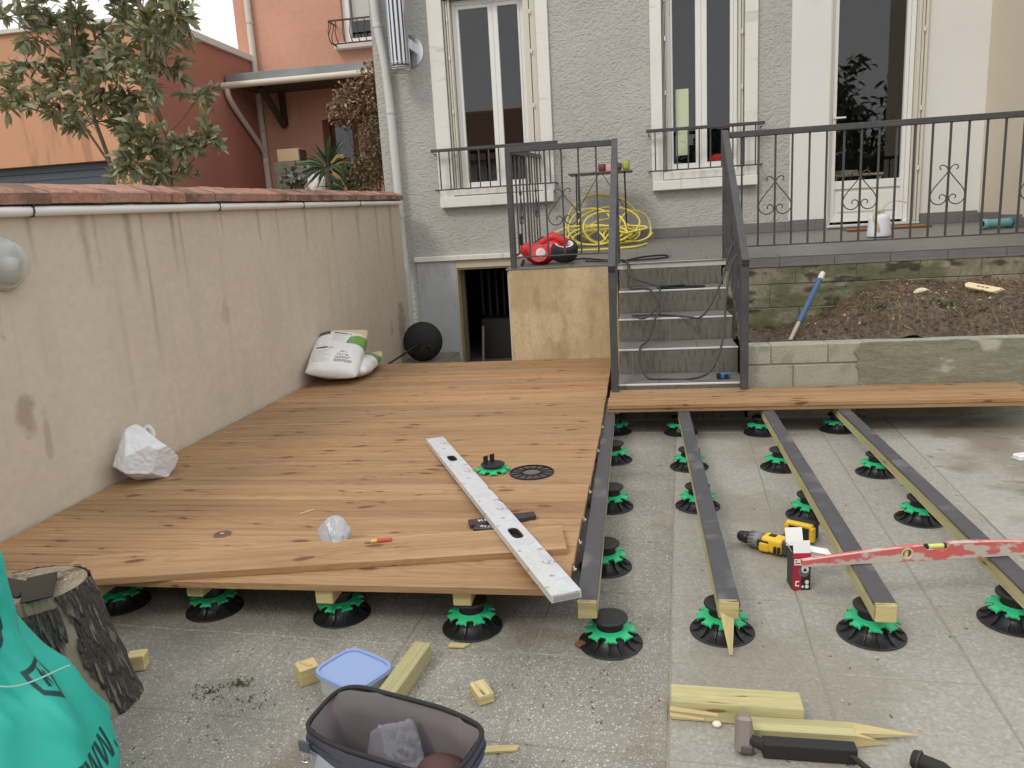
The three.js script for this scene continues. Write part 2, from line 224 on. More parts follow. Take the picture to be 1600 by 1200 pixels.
function rod(a, b, r0, r1 = r0, seg = 10) { a = V(a); b = V(b); const g = new THREE.CylinderGeometry(r1, r0, a.distanceTo(b), seg); g.applyQuaternion(new THREE.Quaternion().setFromUnitVectors(new THREE.Vector3(0, 1, 0), b.clone().sub(a).normalize())); g.translate(...a.add(b).multiplyScalar(0.5).toArray()); return g; }
function bar(a, b, w, d = w) { a = V(a); b = V(b); const L = a.distanceTo(b), g = new THREE.BoxGeometry(w, L, d), y = b.clone().sub(a).normalize(); let z = new THREE.Vector3(0, 0, 1); if (Math.abs(y.z) > 0.9) z = new THREE.Vector3(0, 1, 0); const x = y.clone().cross(z).normalize(); z = x.clone().cross(y); g.applyMatrix4(new THREE.Matrix4().makeBasis(x, y, z)); g.translate(...a.add(b).multiplyScalar(0.5).toArray()); return uvm(g, 'y'); }
const tube = (pts, r, n = 40, rs = 7, closed = false) => new THREE.TubeGeometry(new THREE.CatmullRomCurve3(pts.map(V), closed, 'centripetal'), n, r, rs, closed);
const lathe = (pts, seg = 24) => new THREE.LatheGeometry(pts.map((p) => new THREE.Vector2(...p)), seg);
function extrude(pts, depth, holes = [], bevel = 0) { const mk = (q, C) => { const s = new C(); q.forEach((p, i) => (i ? s.lineTo(...p) : s.moveTo(...p))); s.closePath(); return s; }; const s = mk(pts, THREE.Shape); for (const h of holes) s.holes.push(mk(h, THREE.Path)); return new THREE.ExtrudeGeometry(s, { depth, bevelEnabled: bevel > 0, bevelSize: bevel, bevelThickness: bevel, bevelSegments: 1, curveSegments: 8 }); }
function bend(g, fn) { const p = g.attributes.position, v = new THREE.Vector3(); for (let i = 0; i < p.count; i++) { v.fromBufferAttribute(p, i); fn(v, i); p.setXYZ(i, v.x, v.y, v.z); } g.computeVertexNormals(); return g; }
function n3(x, y, z, s = 1) { const f = (a, b, k) => vn(a + 64, b + 64, 256, 256, s + k) - 0.5; return (f(x, y, 1) + f(y, z, 2) + f(z, x, 3)) / 1.5; }
function canvasTex(w, h, draw) { const c = document.createElement('canvas'); c.width = w; c.height = h; draw(c.getContext('2d'), w, h); const t = new THREE.CanvasTexture(c); t.colorSpace = THREE.SRGBColorSpace; return t; }

// ================================================================== SETTING
{ // the ground as one sheet, and the patio slabs on it
  const g = struct('ground');
  const far = plain(112, 106, 92, 0.95); const earth = mesh('earth', uvm(new THREE.PlaneGeometry(260, 260).rotateX(-Math.PI / 2).translate(0, -0.32, -20)), far, g);
  const pat = struct('patio'); const P = 0.4675, ox = 0.144, oz = -3.262, th = -0.06;
  mesh('bedding', pb(7.2, 0.24, 8.2, 0.6, -0.1235, -1.95), plain(142, 137, 124, 1), pat);
  const c = Math.cos(th), s = Math.sin(th);
  for (let i = -7; i < 3; i++) for (let j = -6; j < 10; j++) {
    const lx = (i + 0.5) * P, lz = (j + 0.5) * P, x = ox + lx * c + lz * s, z = oz - lx * s + lz * c;
    if (x < -2.95 || z < -5.75 || z > 1.4) continue;
    const gap = R(0.003, 0.005), w = P - gap, d = P - gap;
    const geo = uvm(cbox(w, 0.04, d, 0.004), 'x', lx, lz); const m = mesh('slab', geo, i < 0 ? M.gravel : M.slab, pat);
    m.position.set(x, -0.02 + R(-0.0012, 0.0008), z); m.rotation.set(R(-0.002, 0.002), th, R(-0.002, 0.002));
  }
  const w = 3.2, m = mesh('screed', uvm(cbox(w - 0.008, 0.04, 16 * P, 0.004), 'x', 0.4, 0.2), M.screed, pat);
  const lx = 3 * P + w / 2, lz = 2 * P; m.position.set(ox + lx * c + lz * s, -0.0205, oz - lx * s + lz * c); m.rotation.y = th;
}

// ------------------------------------------------------------------ boundary wall on the left
const wallTop = (z) => 1.655 + (-3.1 - z) * 0.0245;
{
  const t = thing('boundary_wall', 'beige rendered garden wall with streaks, capped with red clay tiles', 'wall');
  const W = 2048, H = 512, L = 11.2;          // metres along the wall from z = 2 to z = -9.2
  const cols = makeTex(W, H, (u, v) => {
    const z = 2 - u * L, y = v * 1.9, a = fbm(u, v, 14, 4, 6, 500), b = fbm(u, v, 260, 60, 3, 501), st = fbm(u, v, 150, 2, 5, 502), st2 = fbm(u, v, 60, 2, 5, 503);
    let c = mix([0.795, 0.742, 0.668], [0.83, 0.782, 0.71], a).map((x) => x * (0.97 + 0.06 * b));
    c = mix(c, [0.73, 0.71, 0.635], sm(0.55, 0.75, st2) * 0.2); c = mix(c, [0.62, 0.56, 0.465], sm(0.62, 0.8, st) * 0.12);
    for (const [sz, y1, w, k] of [[-3.27, 1.36, 0.02, 0.5], [-3.63, 1.22, 0.03, 0.6], [-3.72, 1.3, 0.015, 0.45], [-4.0, 1.12, 0.035, 0.8], [-4.12, 0.75, 0.016, 0.55], [-4.42, 1.25, 0.022, 0.75], [-4.5, 1.1, 0.014, 0.5], [-5.0, 1.4, 0.02, 0.4], [-5.55, 1.35, 0.025, 0.6], [-5.86, 1.3, 0.02, 0.5], [-6.4, 1.28, 0.03, 0.55], [-7.0, 1.2, 0.02, 0.5], [-7.7, 1.2, 0.04, 0.6], [-8.3, 1.1, 0.03, 0.6], [-8.8, 0.8, 0.05, 0.5]]) {
      const zz = z - sz - 0.03 * (fbm(0.3, v, 2, 6, 3, 511 + Math.round(sz * 10)) - 0.5); if (Math.abs(zz) > 0.14) continue;
      const top = wallTop(sz), q = cl((top - y) / (top - y1)); if (y < y1) continue;
      const e = Math.exp(-(zz * zz) / (w * w * (0.35 + 0.6 * (1 - q)))) * (1 - q * q) * k * (0.5 + fbm(u, v, 300, 26, 3, 515)); c = mix(c, [0.45, 0.41, 0.34], cl(e * 0.55));
    }
    for (const [sz, sy, rx, ry, k] of [[-3.05, 0.68, 0.06, 0.1, 0.38], [-3.15, 0.6, 0.03, 0.12, 0.25], [-3.0, 1.28, 0.02, 0.22, 0.5], [-4.9, 0.95, 0.05, 0.08, 0.15], [-8.9, 0.4, 0.14, 0.22, 0.4], [-8.5, 0.35, 0.05, 0.12, 0.25]]) {
      const d = Math.hypot((z - sz) / rx, (y - sy) / ry) + (fbm(u, v, 120, 30, 4, 520) - 0.5) * 1.6; c = mix(c, [0.475, 0.405, 0.32], (1 - sm(0.5, 1.2, d)) * k);
    }
    return [...c, 0.5 * a + 0.5 * b];
  }, 1, 1);
  const m = bumpy(cols, 0.003, { roughness: 0.95 });
  const z0 = 2, z1 = -9.2, x0 = -2.97, x1 = -2.8, a = wallTop(z0), b = wallTop(z1);
  const g = polyMesh([[[x1, -0.3, z0], [x1, -0.3, z1], [x1, b, z1], [x1, a, z0]], [[x0, -0.3, z1], [x0, -0.3, z0], [x0, a, z0], [x0, b, z1]], [[x0, -0.3, z0], [x1, -0.3, z0], [x1, a, z0], [x0, a, z0]], [[x1, -0.3, z1], [x0, -0.3, z1], [x0, b, z1], [x1, b, z1]], [[x0, a, z0], [x1, a, z0], [x1, b, z1], [x0, b, z1]]]);
  const p = g.attributes.position, uv = g.attributes.uv; for (let i = 0; i < p.count; i++) uv.setXY(i, (2 - p.getZ(i)) / L, p.getY(i) / 1.9);
  mesh('wall_body', g, m, t);
  const prof0 = [[-2.752, 0.0], [-2.750, 0.05], [-2.762, 0.060], [-2.83, 0.082], [-2.885, 0.104], [-2.94, 0.082], [-3.01, 0.060], [-3.02, 0.05], [-3.018, 0.0]];
  const prof = prof0.map(([a, b]) => [a + 2.885, b]);
  let z = 1.9, k = 0; while (z > -9.15) {
    const len = Math.min(R(0.35, 0.40), z + 9.21), tilt = R(-0.02, 0.02), dy = R(-0.003, 0.003);
    const gg = uvm(bend(new THREE.ExtrudeGeometry(new THREE.Shape(prof.map((q) => new THREE.Vector2(...q))), { depth: len - 0.007, steps: 3, bevelEnabled: false }), (v) => { v.y += 0.008 * n3(v.x * 9, v.z * 9, k * 3.1, 5); v.x += 0.01 * n3(v.z * 8, v.y * 9, k * 2.3, 9); }), 'z', R(0, 5), R(0, 5)); gg.computeVertexNormals();
    const mm = mesh('coping_tile', gg, M.clay[[0, 1, 2, 0, 1, 3][k % 6]], t); mm.position.set(-2.885, wallTop(z - len / 2) + 0.014 + dy, z - len); mm.rotation.set(0.0245 + tilt * 0.5, 0, tilt); z -= len; k++;
  }
  // mortar joint under the tiles
  const mg = polyMesh([[[-2.782, a + 0.002, z0], [-2.782, b + 0.002, z1], [-2.782, b + 0.022, z1], [-2.782, a + 0.022, z0]], [[-2.99, a + 0.022, z0], [-2.782, a + 0.022, z0], [-2.782, b + 0.022, z1], [-2.99, b + 0.022, z1]], [[-2.782, b + 0.002, z1], [-2.99, b + 0.002, z1], [-2.99, b + 0.022, z1], [-2.782, b + 0.022, z1]]]);
  mesh('mortar_bed', mg, plain(96, 90, 80, 1), t);

  const pipe = thing('white_conduit', 'white plastic conduit pipe running below the clay coping of the beige wall', 'pipe');
  mesh('tube', rod([-2.772, wallTop(1.9) - 0.024, 1.9], [-2.772, wallTop(-9.15) - 0.024, -9.15], 0.0235, 0.0235, 14), M.pvc, pipe);
  for (const q of [-3.26, -4.93, -6.3, -7.7]) { const y = wallTop(q) - 0.024; mesh('cable_tie', [new THREE.TorusGeometry(0.0255, 0.003, 6, 18).translate(-2.772, y, q), rod([-2.75, y + 0.03, q - 0.004], [-2.742, y - 0.03, q + 0.014], 0.003, 0.003, 6)], M.black, pipe); }

  const lamp = thing('wall_lamp', 'round glass bulkhead lamp with metal rim fixed to the beige wall', 'lamp', [-2.8, 1.405, -3.065]);
  mesh('back_plate', lathe([[0, 0], [0.118, 0], [0.122, 0.012], [0.118, 0.024], [0.1, 0.026]], 32).rotateZ(-Math.PI / 2), plain(196, 198, 192, 0.3, { metalness: 0.5 }), lamp);
  mesh('glass_dome', lathe([[0.112, 0.022], [0.106, 0.05], [0.086, 0.076], [0.05, 0.092], [0, 0.097]], 32).rotateZ(-Math.PI / 2), new THREE.MeshPhysicalMaterial({ color: S(236, 240, 232), transmission: 0.5, thickness: 0, roughness: 0.12, ior: 1.5 }), lamp);
  mesh('bulb_holder', lathe([[0, 0.02], [0.03, 0.02], [0.03, 0.05], [0.025, 0.068], [0, 0.075]], 16).rotateZ(-Math.PI / 2), plain(225, 225, 220, 0.4), lamp);
}

// ------------------------------------------------------------------ deck
const DT = 0.205, BT = 0.178;                              // deck top, beam top
function boardGeo(len, w, t, ou, ov, groove = true) {      // length along x, base at y = 0
  const c = 0.003, h = w / 2; const pts = groove ? [[-h, 0], [h, 0], [h, t - c], [h - c, t], ...[w / 6, -w / 6].flatMap((g) => [[g + 0.003, t], [g + 0.0012, t - 0.0035], [g - 0.0012, t - 0.0035], [g - 0.003, t]]), [-h + c, t], [-h, t - c]] : [[-h, 0], [h, 0], [h, t - c], [h - c, t], [-h + c, t], [-h, t - c]];
  const g = new THREE.ExtrudeGeometry(new THREE.Shape(pts.map((p) => new THREE.Vector2(...p))), { depth: len, bevelEnabled: false }); g.translate(0, 0, -len / 2); g.rotateY(Math.PI / 2); return uvm(g, 'x', ou, ov);
}
{
  const t = thing('wooden_deck', 'brown timber deck of long boards laid beside the beige wall', 'deck');
  const n = 21, z0 = -2.43, z1 = -6.94, w = (z0 - z1) / n;
  for (let k = 0; k < n; k++) {
    const z = z0 - (k + 0.5) * w, xr = -0.222 - 0.032 * cl((z + 4.4) / 2, 0, 1) + R(-0.003, 0.003), xl = -2.785 + R(0, 0.006), L = xr - xl, s = Math.floor(R(0, 6));
    const m = mesh('board', boardGeo(L, w - 0.005, 0.027, R(0, 2.6), (s + 0.5) * 0.22), M.deckTones[Math.floor(R(0, 6))], t); m.position.set((xl + xr) / 2, BT + R(-0.0006, 0.0006), z);
  }
  for (const [x, d] of [[-0.64, 0], [-1.16, 0.01], [-1.70, -0.02], [-2.12, 0.01], [-2.6, 0]]) {
    mesh('joist', span(x - 0.034, x + 0.034, 0.1132, BT - 0.0012, -2.462 + d, -6.9, 0.004, 'z'), M.pineRaw, t);
  }
  for (const z of [-2.62, -2.86, -3.1, -3.44, -4.1, -4.6]) mesh('fixing_clip', [at(new THREE.CylinderGeometry(0.007, 0.007, 0.004, 8), -0.216 - 0.03 * cl((z + 4.4) / 2, 0, 1), 0.189, z), at(new THREE.BoxGeometry(0.004, 0.016, 0.012), -0.219 - 0.03 * cl((z + 4.4) / 2, 0, 1), 0.191, z)], M.nosing, t);
}
{ // loose boards
  const p = thing('loose_board', 'long loose deck board lying aslant over the front edge of the deck', 'board');
  const ax = [-0.983, 0, 0.182], L = 1.96, fx = -0.279, fz = -2.706, w = 0.2275;
  const m = mesh('plank', boardGeo(L, w, 0.027, 1.02, 0.33, false), M.deckTones[4], p);
  p.position.set(fx + ax[0] * L / 2 - 0.182 * w / 2, DT + 0.001, fz + ax[2] * L / 2 - 0.983 * w / 2); p.rotation.y = Math.atan2(0.182, 0.983);
  const G = 'loose boards stacked across the beams below the steps';
  const mk = (y, z, x0, x1, ry, k, label) => { const q = thing('stacked_board', label, 'board', [(x0 + x1) / 2, y, z], ry, G); mesh('plank', boardGeo(x1 - x0, 0.222, 0.0265, 0.9 * k, (k + 0.5) * 0.22, true), M.deckTones[[0, 0, 2, 4][k]], q); };
  mk(BT + 0.001, -5.115, -0.2, 2.38, 0, 0, 'loose deck board lying on the beams under the front board');
  mk(BT + 0.001, -5.345, -0.19, 2.45, 0, 1, 'loose deck board lying on the beams under the back board');
  mk(DT + 0.0008, -5.108, -0.196, 2.42, 0.002, 2, 'loose brown board on top of the beams, front of two');
  mk(DT + 0.0008, -5.342, -0.19, 2.49, -0.002, 3, 'loose brown board on top of the beams, back one by the steps');
}

// ------------------------------------------------------------------ pedestals and beams
function ringShape(ri, r0, r1, lobes) {                    // notched collar
  const pts = []; for (let k = 0; k < lobes; k++) { const a = (k / lobes) * 6.2832, f = 6.2832 / lobes; for (const [q, r] of [[0.0, r0], [0.16, r0 * 0.985], [0.30, r0 * 1.0], [0.38, r1 * 0.965], [0.32, r1 * 0.99], [0.36, r1], [0.5, r1 * 0.93], [0.52, r1 * 0.955], [0.72, r1 * 0.955], [0.74, r1 * 0.93], [0.88, r1], [0.92, r1 * 0.99], [0.86, r1 * 0.965], [0.94, r0]]) pts.push([r * Math.cos(a + f * q), r * Math.sin(a + f * q)]); }
  const hole = []; for (let k = 0; k < 28; k++) hole.push([ri * Math.cos(k / 28 * 6.2832), ri * Math.sin(k / 28 * 6.2832)]);
  return bend(extrude(pts, 0.007, [hole], 0.0008).rotateX(-Math.PI / 2), (v) => { v.y -= Math.max(0, Math.hypot(v.x, v.z) - 0.05) * 0.28; });
}
const PED = {};
{
  const flange = lathe([[0.046, 0.0005], [0.109, 0.0005], [0.112, 0.002], [0.1115, 0.005], [0.106, 0.0065], [0.088, 0.0085], [0.068, 0.019], [0.056, 0.036], [0.0525, 0.058], [0.0525, 0.062], [0.046, 0.062]], 36);
  const fins = []; for (let k = 0; k < 12; k++) { const a = k / 12 * 6.2832 + 0.1, f = extrude([[0.05, 0.004], [0.108, 0.004], [0.107, 0.0085], [0.085, 0.019], [0.072, 0.034], [0.062, 0.056], [0.05, 0.056]], 0.0026); f.translate(0, 0, -0.0013); f.rotateY(a); fins.push(f); }
  PED.base = merge([flange, ...fins]);
  PED.ring = at(ringShape(0.0465, 0.065, 0.0885, 8), 0, 0.063, 0);
  const th = [[0.03, 0.062]]; for (let k = 0; k < 8; k++) th.push([0.045, 0.066 + k * 0.0045], [0.0425, 0.0682 + k * 0.0045]); th.push([0.045, 0.102]); PED.stem = lathe(th, 28);
  PED.head = lathe([[0, 0.110], [0.048, 0.110], [0.050, 0.1125], [0.0605, 0.1125], [0.0625, 0.110], [0.0625, 0.104], [0.060, 0.101], [0.044, 0.099]], 36);
}
const pedGroup = 'adjustable deck pedestals standing on the slabs';
function pedestal(label, x, z, y = 0) {
  const p = thing('deck_pedestal', label, 'pedestal', [x, y, z], R(0, 6.28), pedGroup);
  mesh('base_flange', PED.base, M.black, p); mesh('adjusting_ring', PED.ring, M.greenPlastic, p); mesh('threaded_stem', PED.stem, M.black, p); mesh('head', PED.head, M.black, p); return p;
}
const pedBare = pedestal('black and green adjustable pedestal standing free with no beam on it', -0.112, -2.44);
pedBare.scale.y = 0.9;
const pedRows = [['under the taped beam along the deck edge', [[-0.155, -5.16, 'next to the stacked boards'], [-0.15, -4.52, 'second from the stacked boards'], [-0.143, -3.74, 'third from the stacked boards'], [-0.15, -3.04, 'behind the free pedestal']]],
  ['under the beam with the split end', [[0.284, -5.12, 'next to the stacked boards'], [0.291, -4.38, 'second from the stacked boards'], [0.289, -3.75, 'third from the stacked boards'], [0.277, -2.54, 'at the split end']]],
  ['under the beam by the cordless drill', [[0.806, -5.09, 'next to the stacked boards'], [0.80, -4.36, 'second from the stacked boards'], [0.806, -3.63, 'behind the drill battery'], [0.777, -2.55, 'at the clean cut end']]],
  ['under the beam farthest from the deck', [[1.301, -5.14, 'next to the stacked boards'], [1.292, -4.26, 'second from the stacked boards'], [1.287, -3.59, 'behind the red level'], [1.275, -2.66, 'in front of the red level']]],
  ['under a joist at the deck front', [[-1.70, -2.60, 'second from the stump'], [-1.155, -2.585, 'behind the blue tub'], [-0.622, -2.52, 'next to the straightedge end'], [-2.13, -2.62, 'next to the stump']]]];
for (const [row, spots] of pedRows) for (const [x, z, where] of spots) { const c = copyOf(pedBare, [x, 0, z], R(0, 6.28), `green-ringed pedestal ${row}, ${where}`); c.scale.y = 1; }

function beam(label, a, b, splint) {                       // a, b = [x, z] of the two ends
  const L = Math.hypot(b[0] - a[0], b[1] - a[1]), t = thing('timber_beam', label, 'beam', [a[0], 0, a[1]], Math.atan2(-(b[0] - a[0]), -(b[1] - a[1])), 'taped beams resting on the pedestals');
  const w = 0.068, y0 = 0.1132, h = BT - 0.0015 - y0;
  mesh('timber', uvm(bend(at(cbox(w, h, L, 0.003), 0, y0 + h / 2, -L / 2), (v) => { if (v.z > -0.02) { v.x += R(-0.0015, 0.0015); v.z += R(-0.003, 0.003); } }), 'z', R(0, 2), R(0, 2)), M.pineGreen, t);
  mesh('cut_end', uvm(at(cbox(w - 0.004, h - 0.004, 0.004, 0.001), 0, y0 + h / 2, 0.002), 'x', R(0, 2), R(0, 2)), M.pineRaw, t);
  // bitumen tape folded over the top edges
  const N = 60, tw = w / 2 + 0.0012, pts = [];
  const row = (z) => { const d1 = 0.010 + 0.006 * n3(z * 4, 1, a[0] * 7, 3), d2 = 0.012 + 0.006 * n3(z * 4, 5, a[0] * 7, 4), y = BT - 0.0003, e = 0.0009 * n3(z * 14, 2, a[0], 8); return [[-tw, y - d1, z], [-tw, y - 0.002, z], [-tw + 0.003, y + e, z], [tw - 0.003, y + e, z], [tw, y - 0.002, z], [tw, y - d2, z]]; };
  const P = [], U = []; for (let k = 0; k < N; k++) { const z0 = -0.012 - (L - 0.02) * k / N, z1 = -0.012 - (L - 0.02) * (k + 1) / N, A = row(z0), B = row(z1); for (let j = 0; j < 5; j++) { const q = [A[j], A[j + 1], B[j + 1], A[j], B[j + 1], B[j]], uu = [[z0, j], [z0, j + 1], [z1, j + 1], [z0, j], [z1, j + 1], [z1, j]]; q.forEach((p, i) => { P.push(...p); U.push(uu[i][0], uu[i][1] * 0.028 + a[0]); }); } }
  const g = new THREE.BufferGeometry(); g.setAttribute('position', new THREE.BufferAttribute(new Float32Array(P), 3)); g.setAttribute('uv', new THREE.BufferAttribute(new Float32Array(U), 2)); g.computeVertexNormals(); mesh('bitumen_tape', g, M.tape, t);
  return t;
}
beam('beam with grey tape running along the right edge of the deck', [-0.186, -2.40], [-0.188, -5.44]);
const b1 = beam('taped beam with a splinter hanging from its split end', [0.287, -2.425], [0.303, -5.44]);
beam('taped beam with a clean cut end, next to the cordless drill', [0.781, -2.425], [0.846, -5.44]);
beam('taped beam on pedestals, under the red level and farthest from the deck', [1.272, -2.30], [1.305, -5.44]);
{ // splinter hanging from the second beam
  const g = polyMesh([[[-0.03, 0.14, 0.006], [0.016, 0.115, 0.006], [0.006, 0.012, 0.055], [-0.004, 0.012, 0.055]], [[0.016, 0.115, -0.012], [-0.03, 0.135, -0.012], [-0.004, 0.012, 0.045], [0.006, 0.012, 0.045]], [[-0.03, 0.135, -0.012], [-0.03, 0.14, 0.006], [-0.004, 0.012, 0.055], [-0.004, 0.012, 0.045]], [[0.016, 0.115, 0.006], [0.016, 0.115, -0.012], [0.006, 0.012, 0.045], [0.006, 0.012, 0.055]]]);
  mesh('splinter', uvm(g, 'y', 0.3, 0.2), M.pineRaw, b1);
}

// ------------------------------------------------------------------ terrace, steps, walls
const ZT = -6.95, ZF = -9.5, T0 = 1.05, TS = (1.184 - 1.05) / 2.55;      // terrace front, facade, floor height and fall
const floorY = (z) => T0 + (ZT - z) * TS;
const terrace = struct('terrace');
{
  const a = Math.atan(TS);
  mesh('core', [span(-1.15, -0.17, -0.31, 1.028, ZT - 0.012, ZF - 0.2), span(-0.169, 4.2, -0.31, 1.0, ZT - 0.14, ZF - 0.2)], M.grout, terrace);
  mesh('front_panel', bx(0.985, 1.297, 0.016, -0.6425, 0.39, ZT - 0.004, 0.002, 'x'), M.boxFront, terrace);
  const bed = polyMesh([[[-1.15, T0 - 0.011, ZT], [4.2, T0 - 0.011, ZT], [4.2, floorY(ZF) - 0.011, ZF], [-1.15, floorY(ZF) - 0.011, ZF]], [[-0.15, 1.0, ZT], [4.2, 1.0, ZT], [4.2, T0 - 0.011, ZT], [-0.15, T0 - 0.011, ZT]], [[-1.15, 1.0, ZF], [-1.15, 1.0, ZT], [-1.15, T0 - 0.011, ZT], [-1.15, floorY(ZF) - 0.011, ZF]]]);
  mesh('floor_bed', uvm(bed), M.grout, terrace);
  for (let r = 0, z = ZT + 0.012; z > ZF + 0.02; r++) { const d = Math.min(0.3, z - ZF - 0.014); for (let x = -1.16 - (r % 2) * 0.3; x < 3.83; x += 0.6) { const x0 = Math.max(x, -1.16), x1 = Math.min(x + 0.596, 3.84); if (x1 - x0 < 0.05) continue; const g = uvm(cbox(x1 - x0, 0.01, d - 0.004, 0.0015), 'x', R(0, 3), R(0, 3)), m = mesh('floor_tile', g, M.tile, terrace); m.position.set((x0 + x1) / 2, floorY(z - d / 2) - 0.005, z - d / 2); m.rotation.x = a; } z -= d; }
  for (let x = 0.79; x < 4.1; x += 0.45) mesh('edge_tile', bx(0.446, 0.075, 0.012, x + 0.223, T0 - 0.052, ZT + 0.004, 0.002), M.tile, terrace);
}
const steps = thing('tiled_steps', 'grey tiled steps with white nosings rising to the terrace between two railings', 'steps');
const stepH = [0.268, 0.462, 0.648, 0.838, 1.05], stepZ = [0, 1, 2, 3, 4].map((i) => -5.47 - 0.37 * i), SX0 = -0.135, SX1 = 0.755;
{
  const joints = [[0.34], [-0.03, 0.6], [0.27], [0.58], [0.3]];
  for (let i = 0; i < 5; i++) {
    const y1 = stepH[i], y0 = i ? stepH[i - 1] : 0, z = stepZ[i], zb = i < 4 ? stepZ[i + 1] : ZT - 0.005;
    mesh('step_core', span(SX0 + 0.002, SX1 - 0.002, i ? y0 - 0.013 : -0.2, y1 - 0.012, z - 0.011, i < 4 ? zb - 0.012 : ZT - 0.13), M.grout, steps);
    const xs = [SX0, ...joints[i], SX1];
    for (let k = 0; k + 1 < xs.length; k++) { mesh('riser_tile', uvm(at(cbox(xs[k + 1] - xs[k] - 0.007, y1 - y0 - 0.022, 0.01, 0.0015), (xs[k] + xs[k + 1]) / 2, (y0 + y1) / 2 - 0.006, z - 0.006), 'x', R(0, 3), R(0, 3)), M.tileRiser, steps); }
    if (i < 4) { const jx = [SX0, SX0 + (i % 2 ? 0.6 : 0.3), SX1]; for (let k = 0; k < 2; k++) mesh('tread_tile', uvm(at(cbox(jx[k + 1] - jx[k] - 0.004, 0.01, z - zb - 0.014, 0.0015), (jx[k] + jx[k + 1]) / 2, y1 - 0.0055, (z + zb) / 2 - 0.002), 'x', R(0, 3), R(0, 3)), M.tile, steps); }
    mesh('nosing', [span(SX0, SX1, y1 - 0.0125, y1 + 0.0012, z - 0.011, z + 0.002, 0.002)], M.nosing, steps);
  }
}
{ // mossy block wall that carries the terrace edge
  const t = thing('mossy_wall', 'old concrete block wall stained green with moss under the terrace edge', 'wall');
  mesh('mortar', span(0.765, 4.2, -0.1, 0.972, ZT - 0.006, ZT - 0.13), plain(112, 106, 86, 1), t);
  let y = 0.975; for (const [h, off] of [[0.165, 0.1], [0.205, 0.4], [0.205, 0.2], [0.2, 0.4]]) { let x = 0.765; let w = off; while (x < 4.15) { const x1 = Math.min(x + w, 4.18); mesh('block', uvm(bend(at(cbox(x1 - x - 0.005, h - 0.005, 0.1, 0.004), (x + x1) / 2, y - h / 2, ZT - 0.05 + R(-0.002, 0.004)), (v) => { v.z += 0.006 * n3(v.x * 7, v.y * 9, 1, 6); }), 'x', 0, 0), M.mossWall, t); x = x1; w = R(0.44, 0.52); } y -= h; }
}
{ // low block wall in front of the soil bed
  const t = thing('block_wall', 'low pale concrete block wall, partly smeared with fresh cement, holding the soil', 'wall');
  const zf = -5.48, zb = -5.63;
  mesh('mortar', span(0.775, 4.2, -0.25, 0.515, zf - 0.008, zb), plain(142, 138, 122, 1), t);
  for (const [y0, y1, xs] of [[0.388, 0.523, [0.772, 0.93, 1.31, 1.55, 2.05, 2.5, 3.0, 3.5, 4.1]], [0.19, 0.378, [0.772, 1.082, 1.56, 2.05, 2.55, 3.05, 3.55, 4.1]], [-0.01, 0.182, [0.772, 0.9, 1.4, 1.9, 2.4, 2.9, 3.4, 4.1]]])
    for (let k = 0; k + 1 < xs.length; k++) mesh('block', uvm(bend(at(cbox(xs[k + 1] - xs[k] - 0.006, y1 - y0 - 0.003, zf - zb, 0.004), (xs[k] + xs[k + 1]) / 2, (y0 + y1) / 2, (zf + zb) / 2 + R(-0.003, 0.003)), (v) => { v.y += 0.004 * n3(v.x * 6, v.z * 9, 3, 2); }), 'x', R(0, 2), R(0, 2)), M.block, t);
  const pts = [[4.15, 0.0], [4.15, 0.522]]; for (let x = 4.0; x > 1.56; x -= 0.09) pts.push([x, 0.526 + 0.007 * n3(x * 9, 2, 1, 4)]); for (let y = 0.52; y > 0.0; y -= 0.02) pts.push([1.50 + 0.05 * (0.525 - y) * 2 * 0.6 + 0.05 * n3(y * 30, 3, 2, 7), y]); pts.push([1.57, 0]);
  mesh('cement_coat', uvm(bend(extrude(pts, 0.008, [], 0.003).translate(0, 0, zf + 0.005), (v) => { v.z += 0.004 * n3(v.x * 14, v.y * 16, 2, 11); }), 'x'), M.cement, t);
}
